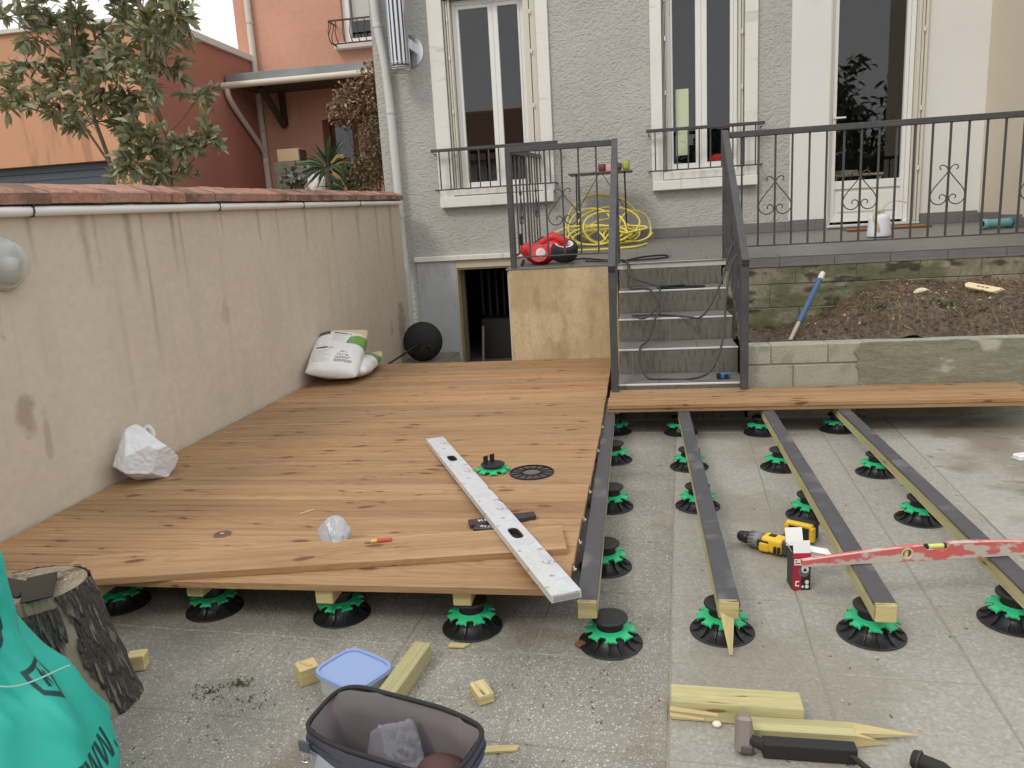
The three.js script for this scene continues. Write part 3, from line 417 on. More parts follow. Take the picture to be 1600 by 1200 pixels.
{ // soil bed
  const soilY = (x, z) => { const q = cl((-5.66 - z) / 1.25), back = lerp(0.40, 0.76, sm(1.0, 2.4, x)), front = lerp(0.30, 0.47, sm(1.0, 1.3, x)); const edge = lerp(0.47, 0.63, sm(1.05, 1.9, x)); let y = q < 0.12 ? front + (edge - front) * sm(0.02, 0.12, q) : lerp(edge, back, (q - 0.12) / 0.88) + 0.07 * Math.sin(q * 3.14) * sm(1.0, 1.5, x); return y + 0.09 * n3(x * 3.2, z * 3.2, 1, 3) + 0.06 * n3(x * 9, z * 9, 1, 5) + 0.03 * n3(x * 24, z * 24, 1, 9); };
  const bed = struct('soil_bed');
  const g = new THREE.PlaneGeometry(3.4, 1.12, 170, 62).rotateX(-Math.PI / 2).translate(2.475, 0, -6.37);
  mesh('soil', uvm(bend(g, (v) => { v.y = soilY(v.x, v.z); }), 'x'), M.soil, bed);
  const g2 = new THREE.PlaneGeometry(3.4, 0.215, 170, 16).rotateX(-Math.PI / 2).translate(2.475, 0, -5.7025);
  mesh('cut_earth', uvm(bend(g2, (v) => { v.y = Math.max(0.47, soilY(v.x, v.z)) + 0.001; }), 'x', 0.7, 0.4), M.soil, bed);
  // dry roots, chips and straw: too many to count
  const strands = [], q = new THREE.Vector3();
  const strand = (x, z, len, w, up) => { const a = R(0, 6.28), P = []; let px = x, pz = z; const n = 3; let d = a; const pts = []; for (let k = 0; k <= n; k++) { pts.push([px, soilY(px, pz) + 0.004 + up * Math.sin(k / n * 3.14), pz]); d += R(-0.6, 0.6); px += Math.cos(d) * len / n; pz += Math.sin(d) * len / n; pz = cl(pz, -6.9, -5.68); } for (let k = 0; k < n; k++) { const A = pts[k], B = pts[k + 1]; P.push(...A, ...B, B[0], B[1] + w, B[2], ...A, B[0], B[1] + w, B[2], A[0], A[1] + w, A[2], A[0] - w, A[1], A[2], B[0] - w, B[1], B[2], B[0] + w, B[1] + w * 0.3, B[2]); } strands.push(P); };
  for (let k = 0; k < 2600; k++) { const x = 1.05 + 2.9 * rnd(), z = -5.72 - 1.18 * Math.pow(rnd(), 0.8); strand(x, z, R(0.04, 0.16), R(0.0015, 0.003), R(0, 0.025)); }
  const mkS = (a, m, name) => { const arr = new Float32Array(a.flat()); const gg = new THREE.BufferGeometry(); gg.setAttribute('position', new THREE.BufferAttribute(arr, 3)); gg.computeVertexNormals(); const o = mesh(name, gg, m, bed); o.userData.kind = 'stuff'; };
  mkS(strands.slice(0, 1100), plain(122, 99, 76, 1), 'dry_roots'); mkS(strands.slice(1100, 1900), plain(88, 70, 54, 1), 'dark_roots'); mkS(strands.slice(1900), plain(158, 136, 106, 1), 'straw');
  const chips = []; for (let k = 0; k < 240; k++) { const x = R(1.1, 4), z = R(-6.88, -5.74); chips.push(at(new THREE.TetrahedronGeometry(R(0.004, 0.014)), x, soilY(x, z) + 0.003, z, R(0, 3), R(0, 3), R(0, 3))); } const co = mesh('pale_chips', chips, plain(196, 182, 158, 0.9), bed); co.userData.kind = 'stuff';
  const clod = []; for (let k = 0; k < 420; k++) { const x = R(0.85, 4), z = rnd() < 0.5 ? R(-5.86, -5.66) : R(-6.9, -5.7); const gq = new THREE.IcosahedronGeometry(R(0.005, 0.022), 0); clod.push(at(gq.scale(R(0.7, 1.5), R(0.5, 1), R(0.7, 1.4)), x, soilY(x, z), z, R(0, 3), R(0, 3), R(0, 3))); } const cd = mesh('clods', clod, plain(92, 77, 62, 1), bed); cd.userData.kind = 'stuff';
  const leafs = []; for (const [x, z, n] of [[1.72, -5.84, 26], [2.25, -5.92, 30], [2.05, -5.9, 14], [2.9, -6.85, 24], [2.5, -6.84, 26], [3.2, -6.8, 22], [1.55, -6.7, 8]]) for (let k = 0; k < n; k++) { const a = R(0, 6.28), L = R(0.02, 0.06), bxp = x + R(-0.1, 0.1), bz = cl(z + R(-0.07, 0.07), -6.9, -5.7), y = soilY(bxp, bz), dx = Math.cos(a) * L, dz = Math.sin(a) * L * 0.6, up = R(0.005, 0.04); leafs.push([bxp, y, bz, bxp + dx * 0.5 - dz * 0.3, y + up, bz + dz * 0.5 + dx * 0.3, bxp + dx, y + up * 0.7, bz + dz, bxp, y, bz, bxp + dx, y + up * 0.7, bz + dz, bxp + dx * 0.5 + dz * 0.3, y + up, bz + dz * 0.5 - dx * 0.3]); }
  mkS(leafs, plain(96, 108, 66, 0.9), 'small_weeds');
  // things lying in the bed
  const y0 = soilY(2.22, -6.42);
  const st = thing('pale_stone', 'rounded white stone lying among dry roots on the soil', 'stone', [2.22, y0 - 0.01, -6.42]); mesh('stone', bend(new THREE.IcosahedronGeometry(0.062, 3), (v) => { const k = 1 + 0.35 * n3(v.x * 14, v.y * 14, v.z * 14, 4); v.multiplyScalar(k); v.y = v.y * 0.72 + 0.03; }), plain(214, 202, 176, 0.95), st);
  const yb = soilY(2.62, -6.28); const stake = thing('pointed_stake', 'short pale wooden stake with a pointed end on the soil', 'stake', [2.62, yb + 0.03, -6.28], -0.75); stake.rotation.order = 'YXZ'; stake.rotation.x = 0.35; stake.rotation.z = -0.2;
  mesh('wood', uvm(extrude([[-0.13, -0.026], [0.1, -0.03], [0.15, 0.0], [0.1, 0.03], [-0.13, 0.026], [-0.145, 0]], 0.012, [], 0.002).rotateX(-Math.PI / 2 + 0.25), 'x'), plain(222, 202, 164, 0.85), stake);
  mesh('dark_mark', [-0.05, -0.02, 0.01].map((x) => at(new THREE.BoxGeometry(0.022, 0.004, 0.006), x, 0.0155, 0.004, 0.25, 0.4, 0)), plain(60, 64, 58, 0.8), stake);
  const sp = thing('blue_handled_tool', 'long tool handle with blue sleeve leaning on the mossy wall', 'garden tool');
  const A = [1.02, 0.33, -5.72], B = [1.53, 0.91, -6.66], L = (k) => [lerp(A[0], B[0], k), lerp(A[1], B[1], k), lerp(A[2], B[2], k)];
  mesh('shaft', rod(L(0), L(0.45), 0.017, 0.015, 12), plain(172, 168, 156, 0.7), sp); mesh('sleeve', rod(L(0.44), L(0.93), 0.021, 0.021, 14), plain(72, 98, 136, 0.55), sp); mesh('cap', rod(L(0.925), L(1), 0.0235, 0.022, 14), plain(212, 212, 204, 0.6), sp);
}

// ------------------------------------------------------------------ railings
function scrollGeo(cx, y0, z, axis = 'x') {
  const half = [[0.058, -0.002], [0.072, 0.016], [0.056, 0.036], [0.024, 0.026], [0.006, -0.012], [0.03, -0.05], [0.075, -0.105], [0.12, -0.165], [0.134, -0.215], [0.112, -0.262], [0.064, -0.28], [0.02, -0.258], [0.012, -0.222], [0.04, -0.2], [0.064, -0.214], [0.056, -0.236]];
  return [1, -1].map((s) => tube(half.map(([a, b]) => (axis === 'x' ? [cx + s * a, y0 + b, z] : [cx, y0 + b, z + s * a])), 0.0048, 60, 5));
}
function railing(label, group) { return thing('iron_railing', label, 'railing', [0, 0, 0], 0, group); }
{
  const t = railing('black wrought iron railing with heart scrolls along the terrace edge before the door');
  const z = ZT - 0.04, top = 2.085;
  mesh('top_rail', bx(3.06, 0.05, 0.04, 2.29, top, z, 0.004), M.iron, t); mesh('bottom_rail', bx(3.02, 0.012, 0.028, 2.28, 1.146, z, 0.002), M.iron, t);
  mesh('post', span(0.765, 0.803, 1.04, 2.061, z - 0.019, z + 0.019, 0.003, 'y'), M.iron, t); mesh('post', span(3.78, 3.815, 1.04, 2.061, z - 0.019, z + 0.019, 0.003, 'y'), M.iron, t);
  for (let k = 0; k < 21; k++) { const x = 1.063 + (k - 1) * 0.1372; mesh('bar', span(x - 0.0075, x + 0.0075, 1.152, 2.061, z - 0.0075, z + 0.0075, 0, 'y'), M.iron, t); if (k % 5 === 2) mesh('scroll', scrollGeo(x, 1.69, z + 0.003), M.iron, t); }
}
{
  const t = railing('iron railing with a scroll on the pale box beside the steps');
  const z = ZT - 0.04, top = 2.095;
  mesh('top_rail', bx(0.99, 0.05, 0.04, -0.62, top, z, 0.004), M.iron, t); mesh('bottom_rail', bx(0.9, 0.012, 0.026, -0.6, 1.152, z, 0.002), M.iron, t);
  mesh('post', span(-1.115, -1.065, 1.04, 2.071, z - 0.024, z + 0.024, 0.003, 'y'), M.iron, t); mesh('post', span(-0.168, -0.122, 1.04, 2.071, z - 0.02, z + 0.02, 0.003, 'y'), M.iron, t);
  for (const x of [-0.93, -0.765, -0.615, -0.465, -0.31]) mesh('bar', span(x - 0.0075, x + 0.0075, 1.158, 2.071, z - 0.0075, z + 0.0075, 0, 'y'), M.iron, t);
  mesh('scroll', scrollGeo(-0.615, 1.70, z + 0.003), M.iron, t);
  const s = railing('iron side railing running back from the pale box to the grey house wall'); const x = -1.09, za = ZT - 0.1, zb = ZF + 0.05, up = (q) => (ZT - q) * TS;
  mesh('top_rail', bar([x, 2.09 + up(za), za], [x, 2.09 + up(zb), zb], 0.04, 0.045), M.iron, s); mesh('bottom_rail', bar([x, 1.15 + up(za), za], [x, 1.15 + up(zb), zb], 0.026, 0.012), M.iron, s);
  let k = 0; for (let q = za - 0.1; q > zb + 0.05; q -= 0.25, k++) { mesh('bar', pb(0.015, 0.92, 0.015, x, 1.615 + up(q), q, 'y'), M.iron, s); if (k % 5 === 2) mesh('scroll', scrollGeo(x + 0.002, 1.69 + up(q), q, 'z'), M.iron, s); }
}
for (const [sx, label] of [[-0.146, 'sloping iron handrail on the deck side of the steps'], [0.752, 'sloping iron handrail on the soil bed side of the steps']]) {
  const t = railing(label), s = Math.sign(sx), xb = sx > 0 ? 0.738 : -0.155, xt = sx > 0 ? 0.784 : -0.145, zb = -5.40, zt = ZT - 0.02, yb = 1.14, yt = 2.10, at2 = (k) => [lerp(xb, xt, k), lerp(yb, yt, k), lerp(zb, zt, k)];
  mesh('post', span(xb - 0.026, xb + 0.026, sx > 0 ? 0.235 : 0.207, yb - 0.01, zb - 0.024, zb + 0.024, 0.003, 'y'), M.iron, t);
  mesh('handrail', bar(at2(-0.03), at2(1.01), 0.05, 0.045), M.iron, t);
  mesh('lower_rail', bar([at2(0.02)[0], 0.42, at2(0.02)[2]], [at2(0.99)[0], 1.2, at2(0.99)[2]], 0.014, 0.028), M.iron, t);
  for (let k = 1; k < 11; k++) { const q = k / 11, [x, y, z] = at2(q); mesh('bar', bar([x, 0.42 + 0.78 * q, z], [x, y - 0.02, z], 0.013), M.iron, t); if (k % 4 === 2) mesh('scroll', scrollGeo(x + s * 0.002, 0.42 + 0.78 * q + 0.62, z, 'z'), M.iron, t); }
}

// ================================================================== THE GREY HOUSE
const rect = (x0, x1, y0, y1) => [[x0, y0], [x1, y0], [x1, y1], [x0, y1]];
const house = thing('grey_house', 'grey roughcast house with white window surrounds behind the terrace', 'house');
function openBox(x0, x1, y0, y1, z0, z1) { return uvm(polyMesh([[[x0, y0, z1], [x1, y0, z1], [x1, y1, z1], [x0, y1, z1]], [[x0, y0, z0], [x0, y0, z1], [x0, y1, z1], [x0, y1, z0]], [[x1, y0, z1], [x1, y0, z0], [x1, y1, z0], [x1, y1, z1]], [[x0, y0, z0], [x1, y0, z0], [x1, y0, z1], [x0, y0, z1]], [[x0, y1, z1], [x1, y1, z1], [x1, y1, z0], [x0, y1, z0]]])); }
{
  const zf = ZF, th = 0.28;
  const g = extrude(rect(-3.06, 1.787, -0.4, 6.2), th, [rect(-2.175, -1.065, 1.83, 4.08), rect(0.365, 1.28, 1.855, 4.06), rect(-2.216, -1.2, -0.39, 0.945)]).translate(0, 0, zf - th);
  mesh('grey_wall', uvm(g), M.rough, house);
  mesh('white_wall', uvm(extrude(rect(1.788, 4.3, -0.4, 6.2), th, [rect(2.2, 3.2, 1.2, 4.15)]).translate(0, 0, zf - th + 0.004)), M.whiteWall, house);
  mesh('side_wall', span(3.83, 4.3, -0.3, 6.2, zf + 0.006, -6.2), M.sandWall, house);
  mesh('rear_walls', [span(-3.06, -2.9, -0.4, 6.2, zf - th - 0.002, -17), span(4.1, 4.3, -0.4, 6.2, zf - th - 0.002, -17), span(-2.898, 4.098, -0.4, 6.2, -16.9, -17)], M.whiteWall, house);
  mesh('roof', [span(-3.2, 4.5, 6.2, 6.32, zf + 0.3, -17.2)], M.zinc, house);
  // skirting tiles
  for (let x = -1.0; x < 1.78; x += 0.55) mesh('skirting_tile', span(x, Math.min(x + 0.546, 1.786), floorY(zf) + 0.001, 1.302, zf + 0.001, zf + 0.012, 0.002), M.tile, house);
  for (const [a, b] of [[1.79, 2.08], [2.084, 2.196], [3.204, 3.62], [3.624, 3.816]]) mesh('skirting_tile', span(a, b, floorY(zf) + 0.001, 1.312, zf + 0.005, zf + 0.016, 0.002), M.tile, house);
  for (let z = zf + 0.02; z < -6.9; z += 0.5) mesh('skirting_tile', span(3.817, 3.829, floorY(z + 0.25) - 0.01, floorY(z + 0.25) + 0.12, z, z + 0.496, 0.002, 'z'), M.tile, house);
  // plinth, band and basement
  mesh('plinth', [span(-2.72, -2.218, -0.39, 1.044, zf + 0.002, zf + 0.03, 0.004)], M.plinth, house);
  mesh('white_band', span(-2.74, -1.16, 1.045, 1.108, zf + 0.002, zf + 0.07, 0.006), M.white, house);
  mesh('basement_lintel', span(-2.217, -1.16, 0.946, 1.044, zf + 0.002, zf + 0.028, 0.004), plain(206, 196, 172, 0.9), house);
  mesh('basement_reveal', [span(-2.217, -2.2, -0.38, 0.944, zf - th, zf + 0.029), span(-2.199, -1.2, 0.925, 0.944, zf - th, zf + 0.001)], plain(196, 180, 150, 0.9), house);
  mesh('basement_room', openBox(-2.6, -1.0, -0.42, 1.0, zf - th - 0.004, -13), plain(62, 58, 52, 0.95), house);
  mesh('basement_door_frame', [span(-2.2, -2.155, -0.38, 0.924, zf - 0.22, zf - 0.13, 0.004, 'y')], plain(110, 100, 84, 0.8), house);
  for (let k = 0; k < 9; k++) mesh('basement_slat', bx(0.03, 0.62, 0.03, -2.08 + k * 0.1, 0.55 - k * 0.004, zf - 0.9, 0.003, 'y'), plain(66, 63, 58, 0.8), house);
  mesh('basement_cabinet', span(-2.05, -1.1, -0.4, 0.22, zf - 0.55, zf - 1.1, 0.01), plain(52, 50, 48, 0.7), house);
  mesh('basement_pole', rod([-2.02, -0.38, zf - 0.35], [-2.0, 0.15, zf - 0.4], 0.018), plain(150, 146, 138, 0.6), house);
}
function folded(parent, x0, x1, y0, y1, z0, z1, n) { for (let k = 0; k < n; k++) { const w = (x1 - x0) / n, x = x0 + k * w; mesh('shutter_leaf', span(x + 0.004, x + w - 0.004, y0, y1, z0, z1 - (k % 2) * 0.012, 0.003, 'y'), M.shutter, parent); } for (const q of [0.2, 0.42, 0.7, 0.9]) mesh('shutter_hinge', bx(0.018, 0.05, 0.016, (x0 + x1) / 2 + 0.008, lerp(y0, y1, q), z1 + 0.008, 0.003), M.white, parent); }
M.shutter = plain(212, 208, 194, 0.55);
function sash(parent, x0, x1, y0, y1, gx0, gx1, gy0, gy1, z) {
  const s = sub('sash', parent); mesh('frame', [span(x0, gx0, y0, y1, z - 0.05, z, 0.004, 'y'), span(gx1, x1, y0, y1, z - 0.05, z, 0.004, 'y'), span(gx0, gx1, y0, gy0, z - 0.05, z - 0.001, 0.004), span(gx0, gx1, gy1, y1, z - 0.05, z - 0.001, 0.004)], M.pvc, s);
  mesh('pane', span(gx0 - 0.004, gx1 + 0.004, gy0 - 0.004, gy1 + 0.004, z - 0.03, z - 0.026), M.glass, s); return s;
}
function winRail(parent, x0, x1, yb, yt, z, n) {
  mesh('railing_top', span(x0, x1, yt - 0.022, yt + 0.014, z - 0.018, z + 0.018, 0.004), M.iron, parent); mesh('railing_bottom', span(x0 + 0.02, x1 - 0.02, yb - 0.008, yb + 0.008, z - 0.012, z + 0.012), M.iron, parent);
  for (let k = 0; k < n; k++) { const x = lerp(x0 + 0.1, x1 - 0.1, k / (n - 1)); mesh('railing_bar', span(x - 0.007, x + 0.007, yb + 0.009, yt - 0.023, z - 0.007, z + 0.007, 0, 'y'), M.iron, parent); }
  for (const x of [x0 + 0.03, x1 - 0.03]) for (const y of [yb, yt - 0.04]) mesh('railing_stub', rod([x, y, ZF], [x, y, z], 0.008, 0.008, 8), M.iron, parent);
}
{ // first window
  const zf = ZF, w = sub('window', house); w.userData.label = 'tall white double window above the basement opening';
  mesh('surround', [span(-2.352, -2.172, 1.82, 4.5, zf + 0.002, zf + 0.035, 0.004, 'y'), span(-1.068, -0.925, 1.82, 4.5, zf + 0.002, zf + 0.035, 0.004, 'y'), span(-2.171, -1.069, 4.082, 4.5, zf + 0.002, zf + 0.034, 0.004)], M.white, w);
  mesh('sill', [span(-2.34, -0.935, 1.69, 1.819, zf + 0.002, zf + 0.10, 0.008), span(-2.174, -1.066, 1.832, 1.905, zf - 0.16, zf + 0.03, 0.006)], M.white, w);
  mesh('outer_frame', [span(-2.08, -2.035, 1.907, 4.075, zf - 0.17, zf - 0.10, 0.003, 'y'), span(-1.262, -1.22, 1.907, 4.075, zf - 0.17, zf - 0.10, 0.003, 'y'), span(-2.034, -1.263, 4.02, 4.075, zf - 0.17, zf - 0.10, 0.003)], M.pvc, w);
  sash(w, -2.034, -1.588, 1.91, 4.018, -2.0, -1.645, 1.985, 3.975, zf - 0.10); sash(w, -1.586, -1.263, 1.91, 4.018, -1.528, -1.29, 1.985, 3.975, zf - 0.096);
  folded(w, -2.172, -2.082, 1.91, 4.07, zf - 0.14, zf - 0.01, 3); folded(w, -1.218, -1.07, 1.91, 4.07, zf - 0.14, zf - 0.01, 2);
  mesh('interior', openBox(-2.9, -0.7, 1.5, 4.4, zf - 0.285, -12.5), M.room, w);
  winRail(w, -2.4, -0.86, 1.905, 2.372, zf + 0.13, 12);
}
{ // second window
  const zf = ZF, w = sub('window', house); w.userData.label = 'white double window above the yellow hose, green strip behind its glass';
  mesh('surround', [span(0.232, 0.362, 1.85, 4.5, zf + 0.002, zf + 0.035, 0.004, 'y'), span(1.283, 1.425, 1.85, 4.5, zf + 0.002, zf + 0.035, 0.004, 'y'), span(0.363, 1.282, 4.062, 4.5, zf + 0.002, zf + 0.034, 0.004)], M.white, w);
  mesh('sill', [span(0.236, 1.425, 1.738, 1.849, zf + 0.002, zf + 0.10, 0.008), span(0.367, 1.278, 1.857, 1.945, zf - 0.16, zf + 0.03, 0.006)], M.white, w);
  mesh('outer_frame', [span(0.42, 0.463, 1.947, 4.055, zf - 0.17, zf - 0.10, 0.003, 'y'), span(1.172, 1.215, 1.947, 4.055, zf - 0.17, zf - 0.10, 0.003, 'y'), span(0.464, 1.171, 4.0, 4.055, zf - 0.17, zf - 0.10, 0.003)], M.pvc, w);
  sash(w, 0.465, 0.812, 1.95, 3.998, 0.49, 0.748, 2.04, 3.95, zf - 0.10); sash(w, 0.814, 1.17, 1.95, 3.998, 0.876, 1.135, 2.04, 3.95, zf - 0.096);
  folded(w, 0.367, 0.418, 1.95, 4.05, zf - 0.14, zf - 0.01, 3); folded(w, 1.217, 1.278, 1.95, 4.05, zf - 0.14, zf - 0.01, 2);
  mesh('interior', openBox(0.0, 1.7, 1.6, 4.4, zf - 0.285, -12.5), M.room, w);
  winRail(w, 0.17, 1.49, 1.96, 2.415, zf + 0.13, 10);
  const ps = thing('green_strip', 'pale green paper strip standing behind the window glass', 'paper', [0.6, 2.14, zf - 0.2]); mesh('sheet', bx(0.15, 0.75, 0.006, 0, 0.375, 0, 0.001), plain(208, 218, 178, 0.8), ps);
  const rc = thing('red_cushion', 'red cloth lying on the inner sill behind the window', 'cushion', [1.01, 2.0, zf - 0.24]); mesh('cloth', bend(new THREE.IcosahedronGeometry(0.12, 3), (v) => { v.x *= 1.1; v.y = Math.max(0, v.y * 0.75 + 0.05 + 0.03 * n3(v.x * 12, v.y * 12, v.z * 12, 2)); v.z *= 0.5; }), plain(176, 40, 44, 0.9), rc);
}
{ // door
  const zf = ZF, d = sub('door', house); d.userData.label = 'white glazed door with lever handle';
  mesh('door_frame', [span(2.21, 2.25, 1.232, 4.14, zf - 0.12, zf - 0.03, 0.003, 'y'), span(3.045, 3.09, 1.232, 4.14, zf - 0.12, zf - 0.03, 0.003, 'y'), span(2.251, 3.044, 4.09, 4.14, zf - 0.12, zf - 0.03, 0.003)], M.pvc, d);
  mesh('leaf', [span(2.253, 2.296, 1.26, 4.085, zf - 0.1, zf - 0.04, 0.003, 'y'), span(3.004, 3.042, 1.26, 4.085, zf - 0.1, zf - 0.04, 0.003, 'y'), span(2.297, 3.003, 1.26, 1.33, zf - 0.1, zf - 0.041, 0.003), span(2.297, 3.003, 1.63, 1.722, zf - 0.1, zf - 0.041, 0.003), span(2.297, 3.003, 4.04, 4.085, zf - 0.1, zf - 0.041, 0.003)], M.pvc, d);
  mesh('lower_panel', [span(2.297, 3.003, 1.331, 1.629, zf - 0.085, zf - 0.062, 0.002), span(2.34, 2.96, 1.37, 1.59, zf - 0.0625, zf - 0.05, 0.006)], M.pvc, d);
  mesh('pane', span(2.294, 3.006, 1.718, 4.044, zf - 0.075, zf - 0.07), M.glass, d);
  mesh('handle', [bx(0.03, 0.16, 0.012, 2.272, 2.39, zf - 0.033, 0.004), rod([2.272, 2.412, zf - 0.03], [2.272, 2.412, zf + 0.02], 0.009), bx(0.12, 0.02, 0.014, 2.325, 2.412, zf + 0.022, 0.005)], M.pvc, d);
  mesh('threshold', span(2.2, 3.2, 1.201, 1.231, zf - 0.2, zf + 0.05, 0.005), M.nosing, d);
  folded(d, 3.092, 3.198, 1.235, 4.13, zf - 0.1, zf + 0.05, 3); mesh('shutter_leaf', span(2.2, 2.209, 1.235, 4.13, zf - 0.1, zf + 0.04, 0.002, 'y'), M.shutter, d);
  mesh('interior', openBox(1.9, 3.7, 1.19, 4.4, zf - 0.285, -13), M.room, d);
  const tb = thing('indoor_table', 'small pale table with papers seen through the glazed door', 'table', [2.78, 1.19, -10.6]); mesh('top', bx(0.6, 0.03, 0.4, 0, 0.62, 0, 0.004), plain(196, 184, 152, 0.7), tb); for (const [x, z] of [[-0.26, -0.16], [0.26, -0.16], [-0.26, 0.16], [0.26, 0.16]]) mesh('leg', bx(0.04, 0.6, 0.04, x, 0.302, z, 0.003, 'y'), plain(176, 160, 126, 0.7), tb); const pst = thing('paper_stack', 'pile of pale papers on the indoor table behind the glazed door', 'papers', [2.66, 1.8265, -10.58], 0.4); mesh('sheets', bx(0.24, 0.05, 0.2, 0, 0.025, 0, 0.003), plain(222, 216, 200, 0.8), pst); mesh('top_sheet', at(cbox(0.2, 0.002, 0.15, 0.0005), 0.02, 0.0515, 0.01, 0, 0.3, 0), plain(236, 232, 222, 0.8), pst);
}
{ // things fixed to the facade
  const z = ZF + 0.085, p = thing('downpipe', 'grey rainwater downpipe on the corner of the grey house', 'downpipe');
  mesh('pipe', tube([[-2.965, 4.6, z], [-2.955, 3.9, z], [-2.90, 3.45, z], [-2.885, 3.2, z], [-2.865, 2.0, z], [-2.862, 1.3, z], [-2.85, 1.06, z + 0.03], [-2.835, 0.95, z + 0.06], [-2.832, 0.2, z + 0.06], [-2.832, -0.35, z + 0.06]], 0.05, 90, 16), M.pipe, p);
  for (const [x, y, dz] of [[-2.95, 3.84, 0], [-2.878, 2.86, 0], [-2.862, 1.62, 0], [-2.833, 0.86, 0.06]]) mesh('collar', lathe([[0.05, -0.02], [0.055, -0.02], [0.055, 0.02], [0.05, 0.02]], 18).translate(x, y, z + dz), M.pipe, p);
  for (const [x, y] of [[-2.95, 3.8], [-2.874, 2.8], [-2.862, 1.56]]) mesh('bracket', rod([x + 0.02, y, ZF], [x + 0.06, y, z], 0.006), M.steel, p);
  const f = thing('slotted_flue', 'slotted shiny steel cylinder fixed to the grey wall beside the white window', 'flue', [-2.66, 3.27, ZF + 0.24]);
  mesh('core', new THREE.CylinderGeometry(0.085, 0.085, 1.3, 24).translate(0, 0.67, 0), plain(120, 120, 118, 0.5), f);
  for (let k = 0; k < 14; k++) { const a = k / 14 * 6.2832; mesh('slat', at(cbox(0.028, 1.16, 0.006, 0.002), Math.cos(a) * 0.113, 0.66, Math.sin(a) * 0.113, 0, -a + Math.PI / 2, 0), M.steel, f); }
  for (const y of [0.05, 0.1, 0.85, 0.88]) mesh('ring', new THREE.TorusGeometry(0.118, 0.0055, 8, 32).rotateX(Math.PI / 2).translate(0, y, 0), M.steel, f);
  mesh('bottom_cap', lathe([[0, -0.005], [0.1, 0], [0.116, 0.02], [0.116, 0.035]], 28), M.steel, f);
  mesh('wall_plate', new THREE.CylinderGeometry(0.19, 0.19, 0.012, 32).rotateX(Math.PI / 2).translate(0.04, 0.27, -0.231), M.steel, f);
  mesh('wall_bracket', [bx(0.12, 0.12, 0.2, 0.06, 0.32, -0.125, 0.006)], M.steel, f);
  const l = thing('entrance_light', 'small dark light fitting on the white wall beside the door', 'lamp', [1.98, 3.86, ZF + 0.004]); mesh('base', new THREE.CylinderGeometry(0.04, 0.04, 0.02, 18).rotateX(Math.PI / 2).translate(0, 0, 0.011), M.blackMatt, l); mesh('shade', new THREE.SphereGeometry(0.055, 18, 12).translate(0, 0, 0.075), M.blackMatt, l); mesh('pull', rod([0, -0.05, 0.075], [0, -0.12, 0.075], 0.003, 0.003, 6), M.pvc, l);
}
{ // tiled ledge at the basement corner and the black dish on it
  const t = thing('tiled_ledge', 'low tiled ledge in the corner behind the deck', 'ledge'); mesh('core', span(-2.795, -2.24, -0.32, -0.125, -9.46, -7.6), M.grout, t);
  for (let k = 0; k < 4; k++) for (let j = 0; j < 2; j++) mesh('ledge_tile', span(-2.795 + j * 0.279, -2.795 + j * 0.279 + 0.274, -0.125, -0.114, -9.455 + k * 0.465, -8.995 + k * 0.465, 0.002), plain(128, 120, 108, 0.6), t);
  const d = thing('black_dish', 'black round metal dish tipped on edge with a rod beside the downpipe', 'dish', [-2.545, 0.125, -8.85], 0.12);
  const q = d; q.rotation.x = -0.12;
  mesh('shell', lathe([[0, 0.10], [0.08, 0.097], [0.16, 0.075], [0.215, 0.03], [0.232, -0.02], [0.24, -0.03], [0.236, -0.04], [0.225, -0.03], [0.2, 0.01], [0.1, 0.07], [0, 0.08]], 40).rotateX(Math.PI / 2), M.blackMatt, d);
  mesh('rod', rod([-0.02, -0.02, 0.1], [-0.28, -0.22, 0.75], 0.013, 0.011, 10), plain(52, 50, 48, 0.5, { metalness: 0.4 }), d); mesh('knob', new THREE.SphereGeometry(0.022, 12, 8).translate(0.09, -0.06, 0.1), M.black, d);
}

